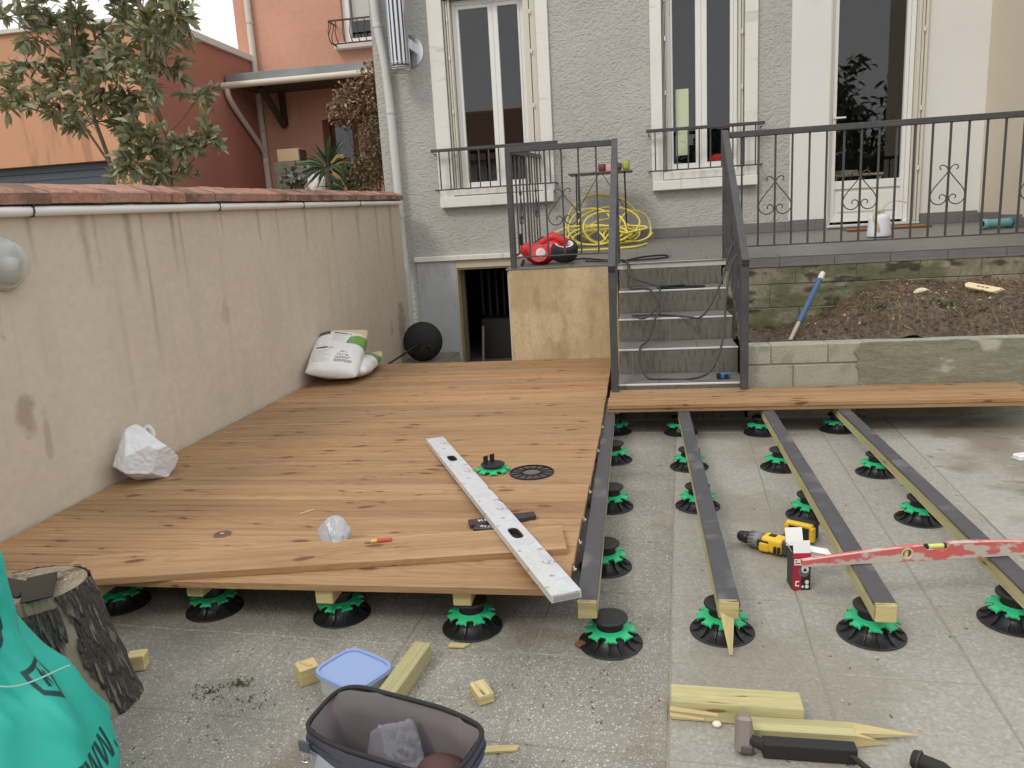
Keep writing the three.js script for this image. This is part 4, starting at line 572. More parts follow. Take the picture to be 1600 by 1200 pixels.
// ================================================================== NEIGHBOURS
{
  const A = thing('garage_building', 'low orange rendered building with a flat roof edge behind the beige wall', 'building');
  const z0 = -10, z1 = -13.38, X = -6.5;
  mesh('front_wall', uvm(extrude(rect(-13, X, -0.3, 4.36), 0.2, [rect(-12.6, -7.1, -0.29, 2.63)]).translate(0, 0, z0 - 0.2)), M.orangePale, A);
  mesh('side_wall', span(X - 0.2, X, -0.3, 4.46, z0 - 0.201, z1), M.orangeShaded, A);  // side turned from the sun, its shade put into the darker colour
  mesh('roof_edge', [span(X - 0.26, X + 0.05, 4.462, 4.57, z0 - 0.202, z1, 0.01, 'z'), span(-13.05, X + 0.05, 4.362, 4.42, z0 - 0.2, z0 + 0.05, 0.006)], plain(214, 206, 196, 0.8), A);
  mesh('roof', span(-13, X - 0.27, 4.2, 4.3, z0 - 0.21, z1 - 1), M.zinc, A);
  for (let k = 0; k < 26; k++) mesh('roller_slat', bx(5.48, 0.098, 0.02, -9.85, 2.58 - k * 0.1, z0 - 0.12, 0.012), plain(78, 84, 92, 0.55), A);
  mesh('shutter_backing', span(-12.6, -7.1, -0.3, 2.63, z0 - 0.16, z0 - 0.17), plain(84, 94, 104, 0.55), A);
  const B = thing('orange_house', 'tall orange rendered house with zinc canopy behind the beige wall', 'house');
  const zb = -13.4;
  mesh('wall', uvm(extrude(rect(-6.75, -2.6, -0.3, 7.6), 0.25, [rect(-4.82, -3.95, 4.63, 6.6), rect(-5.36, -4.72, -0.2, 3.42)]).translate(0, 0, zb - 0.25)), M.orange, B);
  mesh('return_wall', span(-6.75, -6.5, -0.3, 7.6, zb - 0.251, -19), M.orange, B);
  mesh('roof', span(-6.95, -2.5, 7.6, 7.75, zb + 0.35, -19), plain(150, 84, 66, 0.9), B);
  mesh('window_sill', span(-4.95, -3.85, 4.52, 4.625, zb + 0.001, zb + 0.14, 0.01), plain(224, 216, 204, 0.8), B);
  const w = sub('window', B); mesh('frame', [span(-4.815, -4.70, 4.64, 6.59, zb - 0.16, zb - 0.08, 0.004, 'y'), span(-4.699, -3.96, 4.64, 4.72, zb - 0.16, zb - 0.08, 0.004)], M.pvc, w); mesh('pane', span(-4.70, -3.95, 4.715, 6.59, zb - 0.125, zb - 0.12), M.glass, w); mesh('interior', openBox(-5.2, -3.4, 4.3, 6.9, zb - 0.255, -15.5), M.room, w); mesh('blind', span(-4.68, -4.0, 5.02, 6.5, zb - 0.2, zb - 0.19), plain(196, 192, 184, 0.8), w);
  const dr = sub('window', B); mesh('frame', [span(-5.355, -5.25, -0.2, 3.41, zb - 0.14, zb - 0.04, 0.004, 'y'), span(-4.83, -4.725, -0.2, 3.41, zb - 0.14, zb - 0.04, 0.004, 'y'), span(-5.249, -4.831, 3.31, 3.41, zb - 0.14, zb - 0.04, 0.004)], plain(112, 62, 46, 0.7), dr); mesh('pane', span(-5.25, -4.83, -0.2, 3.31, zb - 0.1, zb - 0.095), M.glass, dr); mesh('interior', openBox(-5.7, -4.4, -0.25, 3.6, zb - 0.255, -15), M.room, dr);
  // balcony grille with bulging bars
  const bc = sub('balcony_grille', B), zr = zb + 0.34, br = plain(72, 60, 54, 0.6);
  mesh('top_bar', [bar([-4.93, 4.92, zr], [-3.9, 4.92, zr], 0.025), bar([-4.93, 4.92, zb], [-4.93, 4.92, zr], 0.02)], br, bc); mesh('bottom_bar', [bar([-4.90, 4.57, zr - 0.06], [-3.9, 4.57, zr - 0.06], 0.02), bar([-4.9, 4.57, zb], [-4.9, 4.57, zr - 0.06], 0.02)], br, bc);
  for (let k = 0; k < 9; k++) { const x = -4.93 + k * 0.125; mesh('bar', tube([[x, 4.92, zr], [x - 0.01, 4.85, zr - 0.03], [x, 4.74, zr + 0.05], [x + 0.01, 4.64, zr + 0.05], [x, 4.57, zr - 0.06]], 0.008, 18, 5), br, bc); }
  for (let k = 0; k < 2; k++) { const z = zb + 0.1 + k * 0.13; mesh('bar', tube([[-4.93, 4.92, z], [-4.94, 4.85, z], [-4.985, 4.72, z], [-4.97, 4.64, z], [-4.91, 4.57, z]], 0.008, 18, 5), br, bc); }
  // canopy
  const cn = sub('canopy', B), zc = -12.3;
  mesh('canopy_roof', uvm(polyMesh([[[-6.46, 4.06, zc], [-3.1, 4.06, zc], [-3.1, 4.27, zb + 0.01], [-6.46, 4.27, zb + 0.01]], [[-6.46, 4.02, zc], [-6.46, 4.22, zb + 0.01], [-3.1, 4.22, zb + 0.01], [-3.1, 4.02, zc]], [[-6.46, 4.02, zc], [-6.46, 4.06, zc], [-6.46, 4.27, zb + 0.01], [-6.46, 4.22, zb + 0.01]]])), M.zinc, cn);
  mesh('fascia', span(-6.46, -3.1, 3.94, 4.075, zc + 0.002, zc + 0.03, 0.004), M.zinc, cn); mesh('gutter', rod([-6.53, 3.895, zc + 0.09], [-3.1, 3.895, zc + 0.09], 0.05, 0.05, 14), plain(216, 208, 192, 0.6), cn);
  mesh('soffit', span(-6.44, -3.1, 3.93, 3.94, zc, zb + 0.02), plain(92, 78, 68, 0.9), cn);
  for (const x of [-6.02, -3.6]) { mesh('brace', [bar([x, 3.9, zc + 0.25 * -1], [x, 3.36, zb + 0.06], 0.09, 0.09), bar([x, 3.38, zb + 0.05], [x, 3.92, zb + 0.05], 0.09, 0.09)], plain(72, 60, 54, 0.8), cn); }
  const rp = thing('rainwater_pipe', 'pale rainwater pipe with slanting branch in the corner of the orange house', 'downpipe');
  mesh('main_pipe', rod([-6.44, 0, zb + 0.07], [-6.46, 7.6, zb + 0.07], 0.055, 0.055, 14), plain(208, 198, 186, 0.6), rp); mesh('branch_pipe', tube([[-6.43, 3.86, zc + 0.09], [-6.43, 3.72, zc + 0.05], [-6.435, 2.98, zb + 0.16], [-6.44, 2.86, zb + 0.08]], 0.045, 30, 12), plain(208, 198, 186, 0.6), rp); for (const y of [2.75, 3.3, 5.1]) mesh('collar', lathe([[0.05, -0.02], [0.062, -0.02], [0.062, 0.02], [0.05, 0.02]], 14).translate(-6.45, y, zb + 0.07), plain(196, 186, 172, 0.6), rp);
}

// ------------------------------------------------------------------ leaves
class Leaves { constructor() { this.p = []; this.n = 0; }
  add(o, dir, len, w, side, curl = 0.15) { // two folded halves of an oval blade
    const P = (k, s) => [o[0] + dir[0] * len * k + side[0] * w * s, o[1] + dir[1] * len * k - curl * len * k * k + side[1] * w * s + w * 0.35 * Math.abs(s), o[2] + dir[2] * len * k + side[2] * w * s];
    for (const s of [1, -1]) { const A = P(0, 0), B = P(0.5, 0), C = P(1, 0), D = P(0.28, s * 0.85), E = P(0.68, s * 0.85); const t = s > 0 ? [A, B, D, D, B, E, E, B, C] : [A, D, B, D, E, B, E, C, B]; for (const q of t) this.p.push(...q); } this.n++; }
  addPlain(o, dir, len, w, side, curl = 0.15) {
    const [x, y, z] = o, m = [x + dir[0] * len * 0.45, y + dir[1] * len * 0.45, z + dir[2] * len * 0.45], t = [x + dir[0] * len, y + dir[1] * len - curl * len, z + dir[2] * len], a = [m[0] + side[0] * w, m[1] + side[1] * w + w * 0.3, m[2] + side[2] * w], b = [m[0] - side[0] * w, m[1] - side[1] * w + w * 0.3, m[2] - side[2] * w];
    this.p.push(...o, ...m, ...a, ...a, ...m, ...t, ...o, ...b, ...m, ...b, ...t, ...m); this.n++; }
  geo() { const g = new THREE.BufferGeometry(); g.setAttribute('position', new THREE.BufferAttribute(new Float32Array(this.p), 3)); g.computeVertexNormals(); return g; } }
const leafMat = (r, g, b, rough = 0.5) => new THREE.MeshPhysicalMaterial({ color: S(r, g, b), roughness: rough, transmission: 0.25, thickness: 0, side: THREE.DoubleSide });
function dirRnd(r, upBias = 0.2) { const a = r() * 6.2832, e = Math.asin(cl((r() * 2 - 1) + upBias, -1, 1)); return [Math.cos(a) * Math.cos(e), Math.sin(e), Math.sin(a) * Math.cos(e)]; }
function perp(d, r) { const v = new THREE.Vector3(r() - 0.5, r() - 0.5, r() - 0.5).cross(new THREE.Vector3(...d)).normalize(); return [v.x, v.y, v.z]; }
{ // shrub behind the wall
  const t = thing('laurel_tree', 'leafy evergreen shrub growing up behind the beige wall', 'tree'), r = rng(77);
  const C = [[-5.0, 3.02, -6.14], [-5.24, 2.83, -6.26], [-4.87, 2.63, -5.99], [-4.71, 2.83, -6.21], [-4.43, 3.18, -6.29], [-4.54, 3.22, -5.99], [-4.57, 3.18, -5.52], [-3.9, 2.76, -5.63], [-4.19, 2.54, -5.66], [-4.03, 3.21, -6.15], [-3.73, 2.86, -5.87], [-3.7, 2.85, -6.1], [-3.71, 3.09, -6.2], [-4.19, 2.74, -6.25], [-4.2, 2.45, -6.16], [-3.67, 2.25, -5.51], [-3.76, 2.07, -5.6], [-3.63, 2.14, -5.62], [-3.6, 2.0, -5.63], [-4.28, 2.56, -6.18], [-3.45, 2.61, -6.07], [-3.26, 2.23, -5.79], [-3.4, 2.18, -5.69], [-3.25, 3.09, -5.56], [-3.97, 3.38, -6.27], [-3.35, 3.09, -5.8], [-4.54, 3.09, -5.75], [-4.46, 2.95, -5.89], [-4.46, 2.96, -6.19], [-4.05, 2.97, -5.92], [-4.59, 3.19, -6.27], [-3.4, 2.92, -5.51], [-3.59, 2.64, -5.57], [-4.2, 2.68, -5.86], [-4.76, 2.81, -6.08], [-4.68, 2.58, -5.53], [-3.84, 2.04, -5.56], [-3.48, 2.08, -5.59], [-4.59, 2.6, -5.89], [-4.22, 2.58, -5.98], [-3.91, 2.87, -5.81], [-3.63, 3.18, -5.96], [-4.16, 3.33, -6.21], [-4.42, 3.32, -6.08], [-4.4, 3.23, -5.62], [-4.22, 2.6, -6.31], [-3.61, 3.06, -5.79], [-4.66, 2.48, -6.1], [-3.65, 2.01, -5.87], [-3.94, 2.0, -5.93], [-4.1, 3.6, -6.0], [-4.7, 3.55, -6.0], [-3.6, 3.5, -5.8], [-4.4, 3.8, -6.1], [-3.9, 3.85, -5.9]];
  const stems = [[[-3.7, -0.3, -5.9], [-3.70, 1.2, -5.9], [-3.69, 1.95, -5.9], [-3.66, 2.3, -5.88], [-3.74, 2.72, -5.85], [-3.7, 3.2, -5.85], [-3.85, 3.7, -5.9]], [[-4.05, -0.3, -5.9], [-4.1, 1.2, -5.9], [-4.19, 1.97, -5.9], [-4.21, 2.15, -5.9], [-4.28, 2.45, -5.9], [-4.4, 2.9, -5.95], [-4.4, 3.5, -6.0]], [[-4.2, 2.1, -5.9], [-4.42, 2.45, -5.92], [-4.6, 2.65, -5.95], [-4.9, 2.85, -6.05], [-5.1, 3.0, -6.1]]];
  const barkM = plain(104, 92, 76, 0.9);
  stems.forEach((s, k) => mesh(k ? 'limb' : 'trunk', tube(s, k === 2 ? 0.010 : 0.016, 40, 8), barkM, t));
  const SP = stems.flatMap((s) => s.slice(2)), tw = [], L1 = new Leaves(), L2 = new Leaves(), L3 = new Leaves();
  for (const c of C) {
    let best = SP[0], bd = 9; for (const p of SP) { const d = Math.hypot(p[0] - c[0], p[1] - c[1], p[2] - c[2]) + (p[1] > c[1] ? 0.25 : 0); if (d < bd) { bd = d; best = p; } }
    tw.push(tube([best, [(best[0] + c[0]) / 2, (best[1] + c[1]) / 2 - 0.03, (best[2] + c[2]) / 2], c], 0.0042, 8, 5));
    const n = 5 + Math.floor(r() * 3);
    for (let k = 0; k < n; k++) { const d = dirRnd(r, 0.3), len = 0.08 + 0.13 * r(), e = [c[0] + d[0] * len, c[1] + d[1] * len, c[2] + d[2] * len]; tw.push(rod(c, e, 0.0035, 0.0025, 4));
      const nl = 9 + Math.floor(r() * 6); for (let j = 0; j < nl; j++) { const q = 0.25 + 0.78 * j / nl, o = [lerp(c[0], e[0], q), lerp(c[1], e[1], q), lerp(c[2], e[2], q)], dd = dirRnd(r, 0.1), v = V([dd[0] + d[0] * 0.8, dd[1] + d[1] * 0.8, dd[2] + d[2] * 0.8]).normalize().toArray(), which = r(); (which < 0.55 ? L1 : which < 0.87 ? L2 : L3).add(o, v, 0.085 + 0.05 * r(), 0.016 + 0.008 * r(), perp(v, r)); } }
  }
  mesh('twigs', tw, barkM, t); const cr = sub('crown', t); mesh('leaves', L1.geo(), leafMat(132, 138, 102), cr); mesh('leaves', L2.geo(), leafMat(160, 160, 124), cr); mesh('leaves', L3.geo(), leafMat(150, 138, 88), cr);
}
{ // plants beside the orange house
  const r = rng(91);
  const ycc = (label, x, y, z, n, len) => { const t = thing('yucca', label, 'plant', [x, 0, z]); mesh('trunk', tube([[0, -0.3, 0], [0.03, y * 0.5, 0], [0, y, 0]], 0.05, 12, 8), plain(110, 94, 74, 0.95), t); for (let k = 0; k < n; k++) { const d = dirRnd(r, 0.35), L = len * (0.75 + 0.4 * r()), s = perp(d, r), b = new Leaves(); b.addPlain([d[0] * 0.04, y + d[1] * 0.04, d[2] * 0.04], d, L, 0.022, s, 0.12); mesh('leaf', b.geo(), [M.yucA, M.yucB][k % 2], t); } };
  M.yucA = leafMat(88, 112, 78); M.yucB = leafMat(64, 90, 62);
  ycc('spiky yucca with upright green leaves before the orange house', -4.38, 2.42, -11, 110, 0.46); ycc('smaller spiky plant just above the tile coping', -4.05, 2.06, -10.8, 80, 0.4);
  const shrub = (name, label, pts, spread, nl, cols, size, stem) => { const t = thing(name, label, 'shrub'), Ls = cols.map(() => new Leaves()), tw = []; for (let i = 0; i < pts.length; i++) { const c = pts[i]; tw.push(tube([stem, [(stem[0] + c[0]) / 2 + (r() - 0.5) * 0.1, (stem[1] + c[1]) / 2, (stem[2] + c[2]) / 2], c], 0.008, 12, 5)); for (let k = 0; k < nl; k++) { const d = dirRnd(r), q = spread * Math.cbrt(r()), o = [c[0] + d[0] * q, c[1] + d[1] * q, c[2] + d[2] * q], e = dirRnd(r, 0.1); Ls[Math.floor(r() * cols.length)].add(o, e, size * (0.7 + 0.6 * r()), size * 0.28, perp(e, r)); } } mesh('stems', tw, plain(100, 80, 62, 0.9), t); const cr = sub('crown', t); Ls.forEach((l, i) => mesh('leaves', l.geo(), cols[i], cr)); };
  const rd = [leafMat(122, 84, 66), leafMat(150, 114, 84), leafMat(98, 92, 64), leafMat(172, 144, 112)];
  shrub('red_shrub', 'tall reddish brown shrub climbing to the zinc canopy', [[-3.55, 3.55, -11], [-3.75, 3.35, -11.1], [-3.95, 3.3, -11], [-3.5, 3.2, -11], [-3.85, 3.1, -10.9], [-4.05, 3.12, -11], [-3.55, 2.9, -11], [-3.45, 2.6, -10.9], [-3.6, 2.3, -11], [-3.5, 3.0, -11.1], [-3.45, 3.4, -11]], 0.26, 330, rd, 0.062, [-3.6, -0.2, -11]);
  shrub('green_shrub', 'olive green shrub at the corner of the grey house above the coping', [[-3.5, 2.55, -10.7], [-3.62, 2.35, -10.6], [-3.45, 2.2, -10.7], [-3.75, 2.15, -10.7], [-3.55, 2.75, -10.7], [-3.85, 2.3, -10.8]], 0.23, 300, [leafMat(92, 98, 62), leafMat(116, 106, 72), leafMat(130, 92, 62)], 0.05, [-3.5, -0.2, -10.7]);
  shrub('oleander', 'low dark plant with broad leaves beside the white bag', [[-5.1, 2.32, -11.5], [-4.95, 2.25, -11.5], [-5.2, 2.22, -11.5]], 0.2, 46, [leafMat(74, 84, 62), leafMat(146, 142, 124)], 0.11, [-5.05, -0.2, -11.5]);
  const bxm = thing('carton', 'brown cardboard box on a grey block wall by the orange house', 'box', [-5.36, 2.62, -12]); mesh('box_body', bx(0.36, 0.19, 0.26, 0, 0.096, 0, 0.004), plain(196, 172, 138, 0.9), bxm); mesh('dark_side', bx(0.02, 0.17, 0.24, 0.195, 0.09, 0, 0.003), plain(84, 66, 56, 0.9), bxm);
  const blk = thing('low_pillar', 'grey concrete pillar beneath the cardboard box', 'pillar', [-5.3, 0, -12]); mesh('pillar_body', bx(0.62, 2.9, 0.34, 0, 1.16, 0, 0.01), M.cement, blk);
  const sk = thing('white_sack', 'white sack with handles beside the yucca', 'sack', [-4.75, 1.78, -11.6]); mesh('bag', bend(new THREE.IcosahedronGeometry(0.27, 3), (v) => { v.y *= 1.2; v.multiplyScalar(1 + 0.25 * n3(v.x * 7, v.y * 7, v.z * 7, 3)); v.y += 0.3; }), plain(222, 220, 214, 0.8), sk); mesh('handle', tube([[-0.05, 0.5, 0.1], [-0.02, 0.72, 0.1], [0.0, 0.74, 0.1], [0.08, 0.5, 0.1]], 0.012, 20, 6), plain(228, 226, 220, 0.8), sk);
  const pn = thing('tan_plank', 'short tan wooden plank standing by the yucca', 'plank', [-4.5, 1.3, -11.75]); mesh('board', bx(0.22, 1.35, 0.04, 0, 0.675, 0, 0.004, 'y'), plain(196, 158, 104, 0.85), pn); const rb = thing('raised_planter', 'grey raised planter wall below the white sack and the tan plank', 'planter', [-4.68, -0.3, -11.7]); mesh('wall', bx(0.66, 1.598, 0.5, 0, 0.8, 0, 0.01), M.cement, rb); mesh('cap', bx(0.7, 0.4, 0.3, -0.1, 1.85, 0.12, 0.01), M.cement, rb);
}
{ // what stands behind the photographer and is mirrored in the panes
  const t = thing('rear_house', 'pale house with red tiled roof mirrored in the first window', 'house', [-6, -0.3, 9.5]);
  mesh('wall', span(-3.5, 3.5, 0, 4.2, 0, 5), M.whiteWall, t); const rf = sub('roof', t); mesh('roof_slope', uvm(polyMesh([[[-3.8, 4.1, -0.4], [-3.8, 6.2, 2.5], [3.8, 6.2, 2.5], [3.8, 4.1, -0.4]], [[3.8, 4.1, 5.4], [3.8, 6.2, 2.5], [-3.8, 6.2, 2.5], [-3.8, 4.1, 5.4]], [[-3.5, 4.2, 0], [-3.5, 6.1, 2.5], [-3.5, 4.2, 5]], [[3.5, 4.2, 5], [3.5, 6.1, 2.5], [3.5, 4.2, 0]]])), M.clay[0], rf);
  for (let k = 0; k < 12; k++) mesh('tile_course', at(cbox(7.6, 0.05, 0.22, 0.01), 0, 4.16 + k * 0.172, -0.28 + k * 0.235, -0.62, 0, 0), M.clay[1], rf);
  for (const x of [-1.8, 1.2]) mesh('window', span(x - 0.5, x + 0.5, 1.2, 2.8, -0.02, 0.02), plain(70, 74, 80, 0.2), t);
  const r = rng(5), tr = (label, x, z, h, w) => { const q = thing('garden_tree', label, 'tree', [x, -0.3, z]); mesh('trunk', tube([[0, 0, 0], [0.1, h * 0.3, 0], [0, h * 0.7, 0.1]], 0.12, 12, 8), plain(92, 80, 66, 0.95), q); const L = new Leaves(); for (let k = 0; k < 3200; k++) { const d = dirRnd(r, 0), m = Math.pow(r(), 0.4), o = [d[0] * w * m, h * 0.62 + d[1] * h * 0.42 * m, d[2] * w * m * 0.8], e = dirRnd(r, -0.1); if (n3(o[0] * 1.3, o[1] * 1.3, o[2] * 1.3, 8 + x) < -0.06) continue; L.add(o, e, 0.28 + 0.2 * r(), 0.06, perp(e, r)); } mesh('crown', L.geo(), leafMat(70, 84, 52), q); };
  tr('broad tree mirrored in the glazed door', 7.2, 8.4, 6.2, 2.0); tr('tree beside the broad one, mirrored in the glazed door', 10.2, 9.5, 5.6, 2.1); tr('tree mirrored in the window above the hose', 3.0, 10.5, 4.6, 1.5);
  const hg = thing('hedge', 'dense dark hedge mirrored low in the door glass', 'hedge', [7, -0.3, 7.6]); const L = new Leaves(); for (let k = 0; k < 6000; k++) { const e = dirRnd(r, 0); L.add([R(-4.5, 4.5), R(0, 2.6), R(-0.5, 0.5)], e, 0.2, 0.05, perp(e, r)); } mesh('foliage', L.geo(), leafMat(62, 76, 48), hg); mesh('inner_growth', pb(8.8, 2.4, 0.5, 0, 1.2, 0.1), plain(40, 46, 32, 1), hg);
}

// ================================================================== THINGS ON THE DECK
{ // aluminium straightedge
  const t = thing('straightedge', 'long whitish aluminium straightedge with two hand holes lying across the deck', 'straightedge', [-1.195, 0.2058, -4.25], 0.4485);
  t.rotation.order = 'YXZ'; t.rotation.x = -0.0195; const L = 2.2, w = 0.051;
  const slot = (c) => { const o = []; for (let k = 0; k < 20; k++) { const a = k / 20 * 6.2832, s = Math.sin(a); o.push([0.024 * Math.sign(Math.cos(a)) * Math.pow(Math.abs(Math.cos(a)), 0.7), c + 0.06 * Math.sign(s) * Math.pow(Math.abs(s), 0.6)]); } return o; };
  const edge = []; for (let k = 0; k <= 60; k++) { const y = L * k / 60; edge.push([w - (k === 29 || k === 34 ? 0.007 : 0.0008 * Math.abs(n3(y * 20, 1, 2, 3))), y]); }
  const g = extrude([[-w, 0], ...edge, [-w, L]], 0.026, [slot(0.48), slot(1.64)], 0.001); g.rotateX(Math.PI / 2).translate(0, 0.027, 0);
  mesh('bar', uvm(g, 'z'), M.alu, t);
  for (const c of [0.48, 1.64]) { const o = slot(c), i = o.map(([x, y]) => [x * 0.72, c + (y - c) * 0.82]); const h = extrude(o.map(([x, y]) => [x * 0.99, c + (y - c) * 0.99]), 0.022, [i]); h.rotateX(Math.PI / 2).translate(0, 0.0255, 0); mesh('hand_grip', h, M.blackMatt, t); mesh('grip_floor', extrude(i, 0.004).rotateX(Math.PI / 2).translate(0, 0.006, 0), M.blackMatt, t); }
  mesh('end_plug', at(cbox(0.09, 0.018, 0.003, 0.001), 0, 0.0135, L + 0.0022), plain(150, 148, 142, 0.7), t);
}
{
  const t = thing('pedestal_head', 'black and green pedestal head without its base lying on the deck', 'pedestal part', [-0.746, DT + 0.001, -3.71], 0.5);
  mesh('adjusting_ring', PED.ring.clone().translate(0, -0.0475, 0), M.greenPlastic, t); mesh('threaded_stem', PED.stem.clone().translate(0, -0.0625, 0), M.black, t); mesh('head', PED.head.clone().scale(1, 0.6, 1).translate(0, -0.027, 0), M.black, t);
  mesh('joist_clip', [at(cbox(0.03, 0.04, 0.005, 0.001), -0.028, 0.058, -0.028, 0, 0.4, 0), at(cbox(0.03, 0.04, 0.005, 0.001), 0.012, 0.058, -0.044, 0, 0.4, 0)], M.black, t);
  const r = thing('base_plate', 'dark ribbed plastic ring plate lying flat on the deck', 'pedestal part', [-0.54, DT + 0.001, -3.678]);
  mesh('plate', lathe([[0.05, 0], [0.112, 0], [0.112, 0.002], [0.05, 0.002]], 40), plain(78, 76, 74, 0.5), r); mesh('rim', lathe([[0.107, 0.002], [0.113, 0.002], [0.113, 0.007], [0.107, 0.007]], 40), M.black, r); mesh('inner_rim', lathe([[0.046, 0], [0.054, 0], [0.054, 0.008], [0.046, 0.008]], 32), M.black, r); mesh('mesh_floor', new THREE.CylinderGeometry(0.046, 0.046, 0.002, 28).translate(0, 0.001, 0), plain(104, 98, 90, 0.6), r);
  for (let k = 0; k < 14; k++) { const a = k / 14 * 6.2832; mesh('rib', at(new THREE.BoxGeometry(0.054, 0.005, 0.003), Math.cos(a) * 0.08, 0.0042, Math.sin(a) * 0.08, 0, -a, 0), M.black, r); }
}
{ // black plastic clips with white lettering
  const tx = canvasTex(256, 64, (c, w, h) => { c.fillStyle = '#3b3634'; c.fillRect(0, 0, w, h); c.strokeStyle = '#d8d2c8'; c.fillStyle = '#d8d2c8'; c.font = 'bold 50px sans-serif'; c.fillText('KLIKS', 22, 50); });
  const mm = new THREE.MeshStandardMaterial({ map: tx, roughness: 0.5 });
  const mk = (label, x, z, ry, L, w) => { const t = thing('plastic_clip', label, 'plastic clip', [x, DT + 0.001, z], ry, 'black plastic clips under the straightedge'); mesh('body', bx(L, 0.02, w, 0, 0.01, 0, 0.003), plain(58, 52, 50, 0.5), t); mesh('lettering', at(new THREE.PlaneGeometry(L * 0.86, w * 0.7).rotateX(-Math.PI / 2), 0, 0.0206, 0), mm, t); mesh('end_lug', bx(w * 0.7, 0.022, w * 0.8, L / 2 + w * 0.3, 0.0111, 0, 0.004), plain(58, 52, 50, 0.5), t); return t; };
  mk('black plastic clip with white lettering, crossing under the straightedge', -0.60, -3.02, 0.36, 0.25, 0.06); mk('shorter black plastic clip with white lettering in front of the crossing one', -0.60, -2.925, -0.12, 0.17, 0.05);
}
function crumple(g, amp, f, s) { // a convex bundle of facets with soft wrinkles: how thin film folds
  const r = rng(s * 91 + 7), N = []; for (let k = 0; k < 16; k++) { const v = V([r() * 2 - 1, r() * 2 - 1, r() * 2 - 1]).normalize(); N.push([v, 0.72 + 0.34 * r()]); }
  return bend(g, (v) => { const l = v.length(), d = v.clone().multiplyScalar(1 / l); let k = 1.25; for (const [n, h] of N) { const c = d.dot(n); if (c > 0.2) k = Math.min(k, h / c); } k += amp * 0.35 * (Math.abs(n3(d.x * f + s, d.y * f, d.z * f, s)) - 0.15) + amp * 0.2 * (Math.abs(n3(d.x * f * 3.1 + d.y * 4, d.y * f * 3.1, d.z * f * 3.1 - d.x * 3, s + 4)) - 0.15); v.multiplyScalar(k); }); }
const ico = (r, d) => mergeVertices(new THREE.IcosahedronGeometry(r, d).deleteAttribute('uv').deleteAttribute('normal'));
const film = (r, g, b, tr, ro) => new THREE.MeshPhysicalMaterial({ color: S(r, g, b), transmission: tr, thickness: 0, roughness: ro, side: THREE.DoubleSide, ior: 1.45 });
{
  const t = thing('screw_bag', 'small clear plastic bag of zinc screws on the deck', 'bag', [-1.238, DT + 0.001, -2.80]);
  mesh('plastic', bend(crumple(ico(0.062, 14), 0.3, 3.2, 5), (v) => { v.y = v.y * (v.y > 0 ? 1.1 : 0.5) + 0.028; v.x *= 1.05; if (v.y < 0.001) v.y = 0.001; if (v.y > 0.05) { const k = 1 - (v.y - 0.05) * 3.5; v.x *= k; v.z *= k; } }), film(226, 232, 240, 0.62, 0.25), t);
  const sc = []; for (let k = 0; k < 46; k++) { const a = R(0, 6.28), q = R(0, 0.042); sc.push(at(new THREE.CylinderGeometry(0.0025, 0.0012, R(0.025, 0.04), 5), Math.cos(a) * q, R(0.006, 0.035), Math.sin(a) * q, R(0, 3), R(0, 3), R(0.8, 2.2))); } const o = mesh('screws', sc, plain(168, 178, 196, 0.35, { metalness: 0.6 }), t); o.userData.kind = 'stuff';
  const kn = thing('folding_cutter', 'small red and yellow cutter lying on the loose board', 'cutter', [-1.035, DT + 0.0285, -2.745], 0.25); mesh('handle', bx(0.06, 0.012, 0.02, 0.02, 0.006, 0, 0.004), plain(190, 74, 58, 0.5), kn); mesh('yellow_grip', bx(0.028, 0.0125, 0.016, -0.02, 0.0065, 0.002, 0.004), plain(226, 178, 92, 0.5), kn); mesh('blade', at(new THREE.BoxGeometry(0.03, 0.002, 0.01), -0.046, 0.005, 0.003), M.steel, kn);
  const dc = thing('round_cap', 'small round brown cap with a pale centre on the deck boards', 'cap', [-1.79, DT + 0.0005, -2.868]); mesh('disc', lathe([[0.006, 0.004], [0.03, 0.004], [0.036, 0.002], [0.038, 0]], 28), plain(104, 76, 66, 0.5), dc); mesh('rim', new THREE.TorusGeometry(0.036, 0.0018, 6, 32).rotateX(Math.PI / 2).translate(0, 0.002, 0), plain(126, 110, 112, 0.4), dc); mesh('centre', new THREE.CylinderGeometry(0.009, 0.009, 0.002, 14).translate(0, 0.0045, 0), plain(190, 164, 140, 0.6), dc);
  const wb = thing('white_bag', 'crumpled white plastic bag standing on the deck against the beige wall', 'bag', [-2.655, DT + 0.001, -3.60]);
  mesh('plastic', bend(crumple(ico(0.15, 40), 0.24, 1.9, 21), (v) => { v.y = v.y * 0.92 + 0.13; if (v.y < 0.002) { v.y = 0.002; v.x *= 1.06; v.z *= 1.04; } if (v.y > 0.19) { const q = v.y - 0.19; v.x *= 1 + q * 1.4 * (n3(v.x * 9, v.z * 9, 1, 3)); v.z *= 1 - q * 2; } v.x = Math.max(v.x * 0.95, -0.14); }), film(244, 245, 247, 0.18, 0.4), wb); mesh('contents', bend(ico(0.09, 6), (v) => { v.y = v.y * 0.9 + 0.085; }), plain(206, 208, 214, 0.8), wb);
  mesh('handle_loop', tube([[-0.06, 0.22, 0.0], [-0.07, 0.262, 0.01], [-0.03, 0.285, 0.01], [0.02, 0.26, 0.0], [0.05, 0.29, -0.02], [0.08, 0.25, -0.02], [0.07, 0.2, 0]], 0.012, 40, 5), film(238, 238, 240, 0.3, 0.45), wb);
}
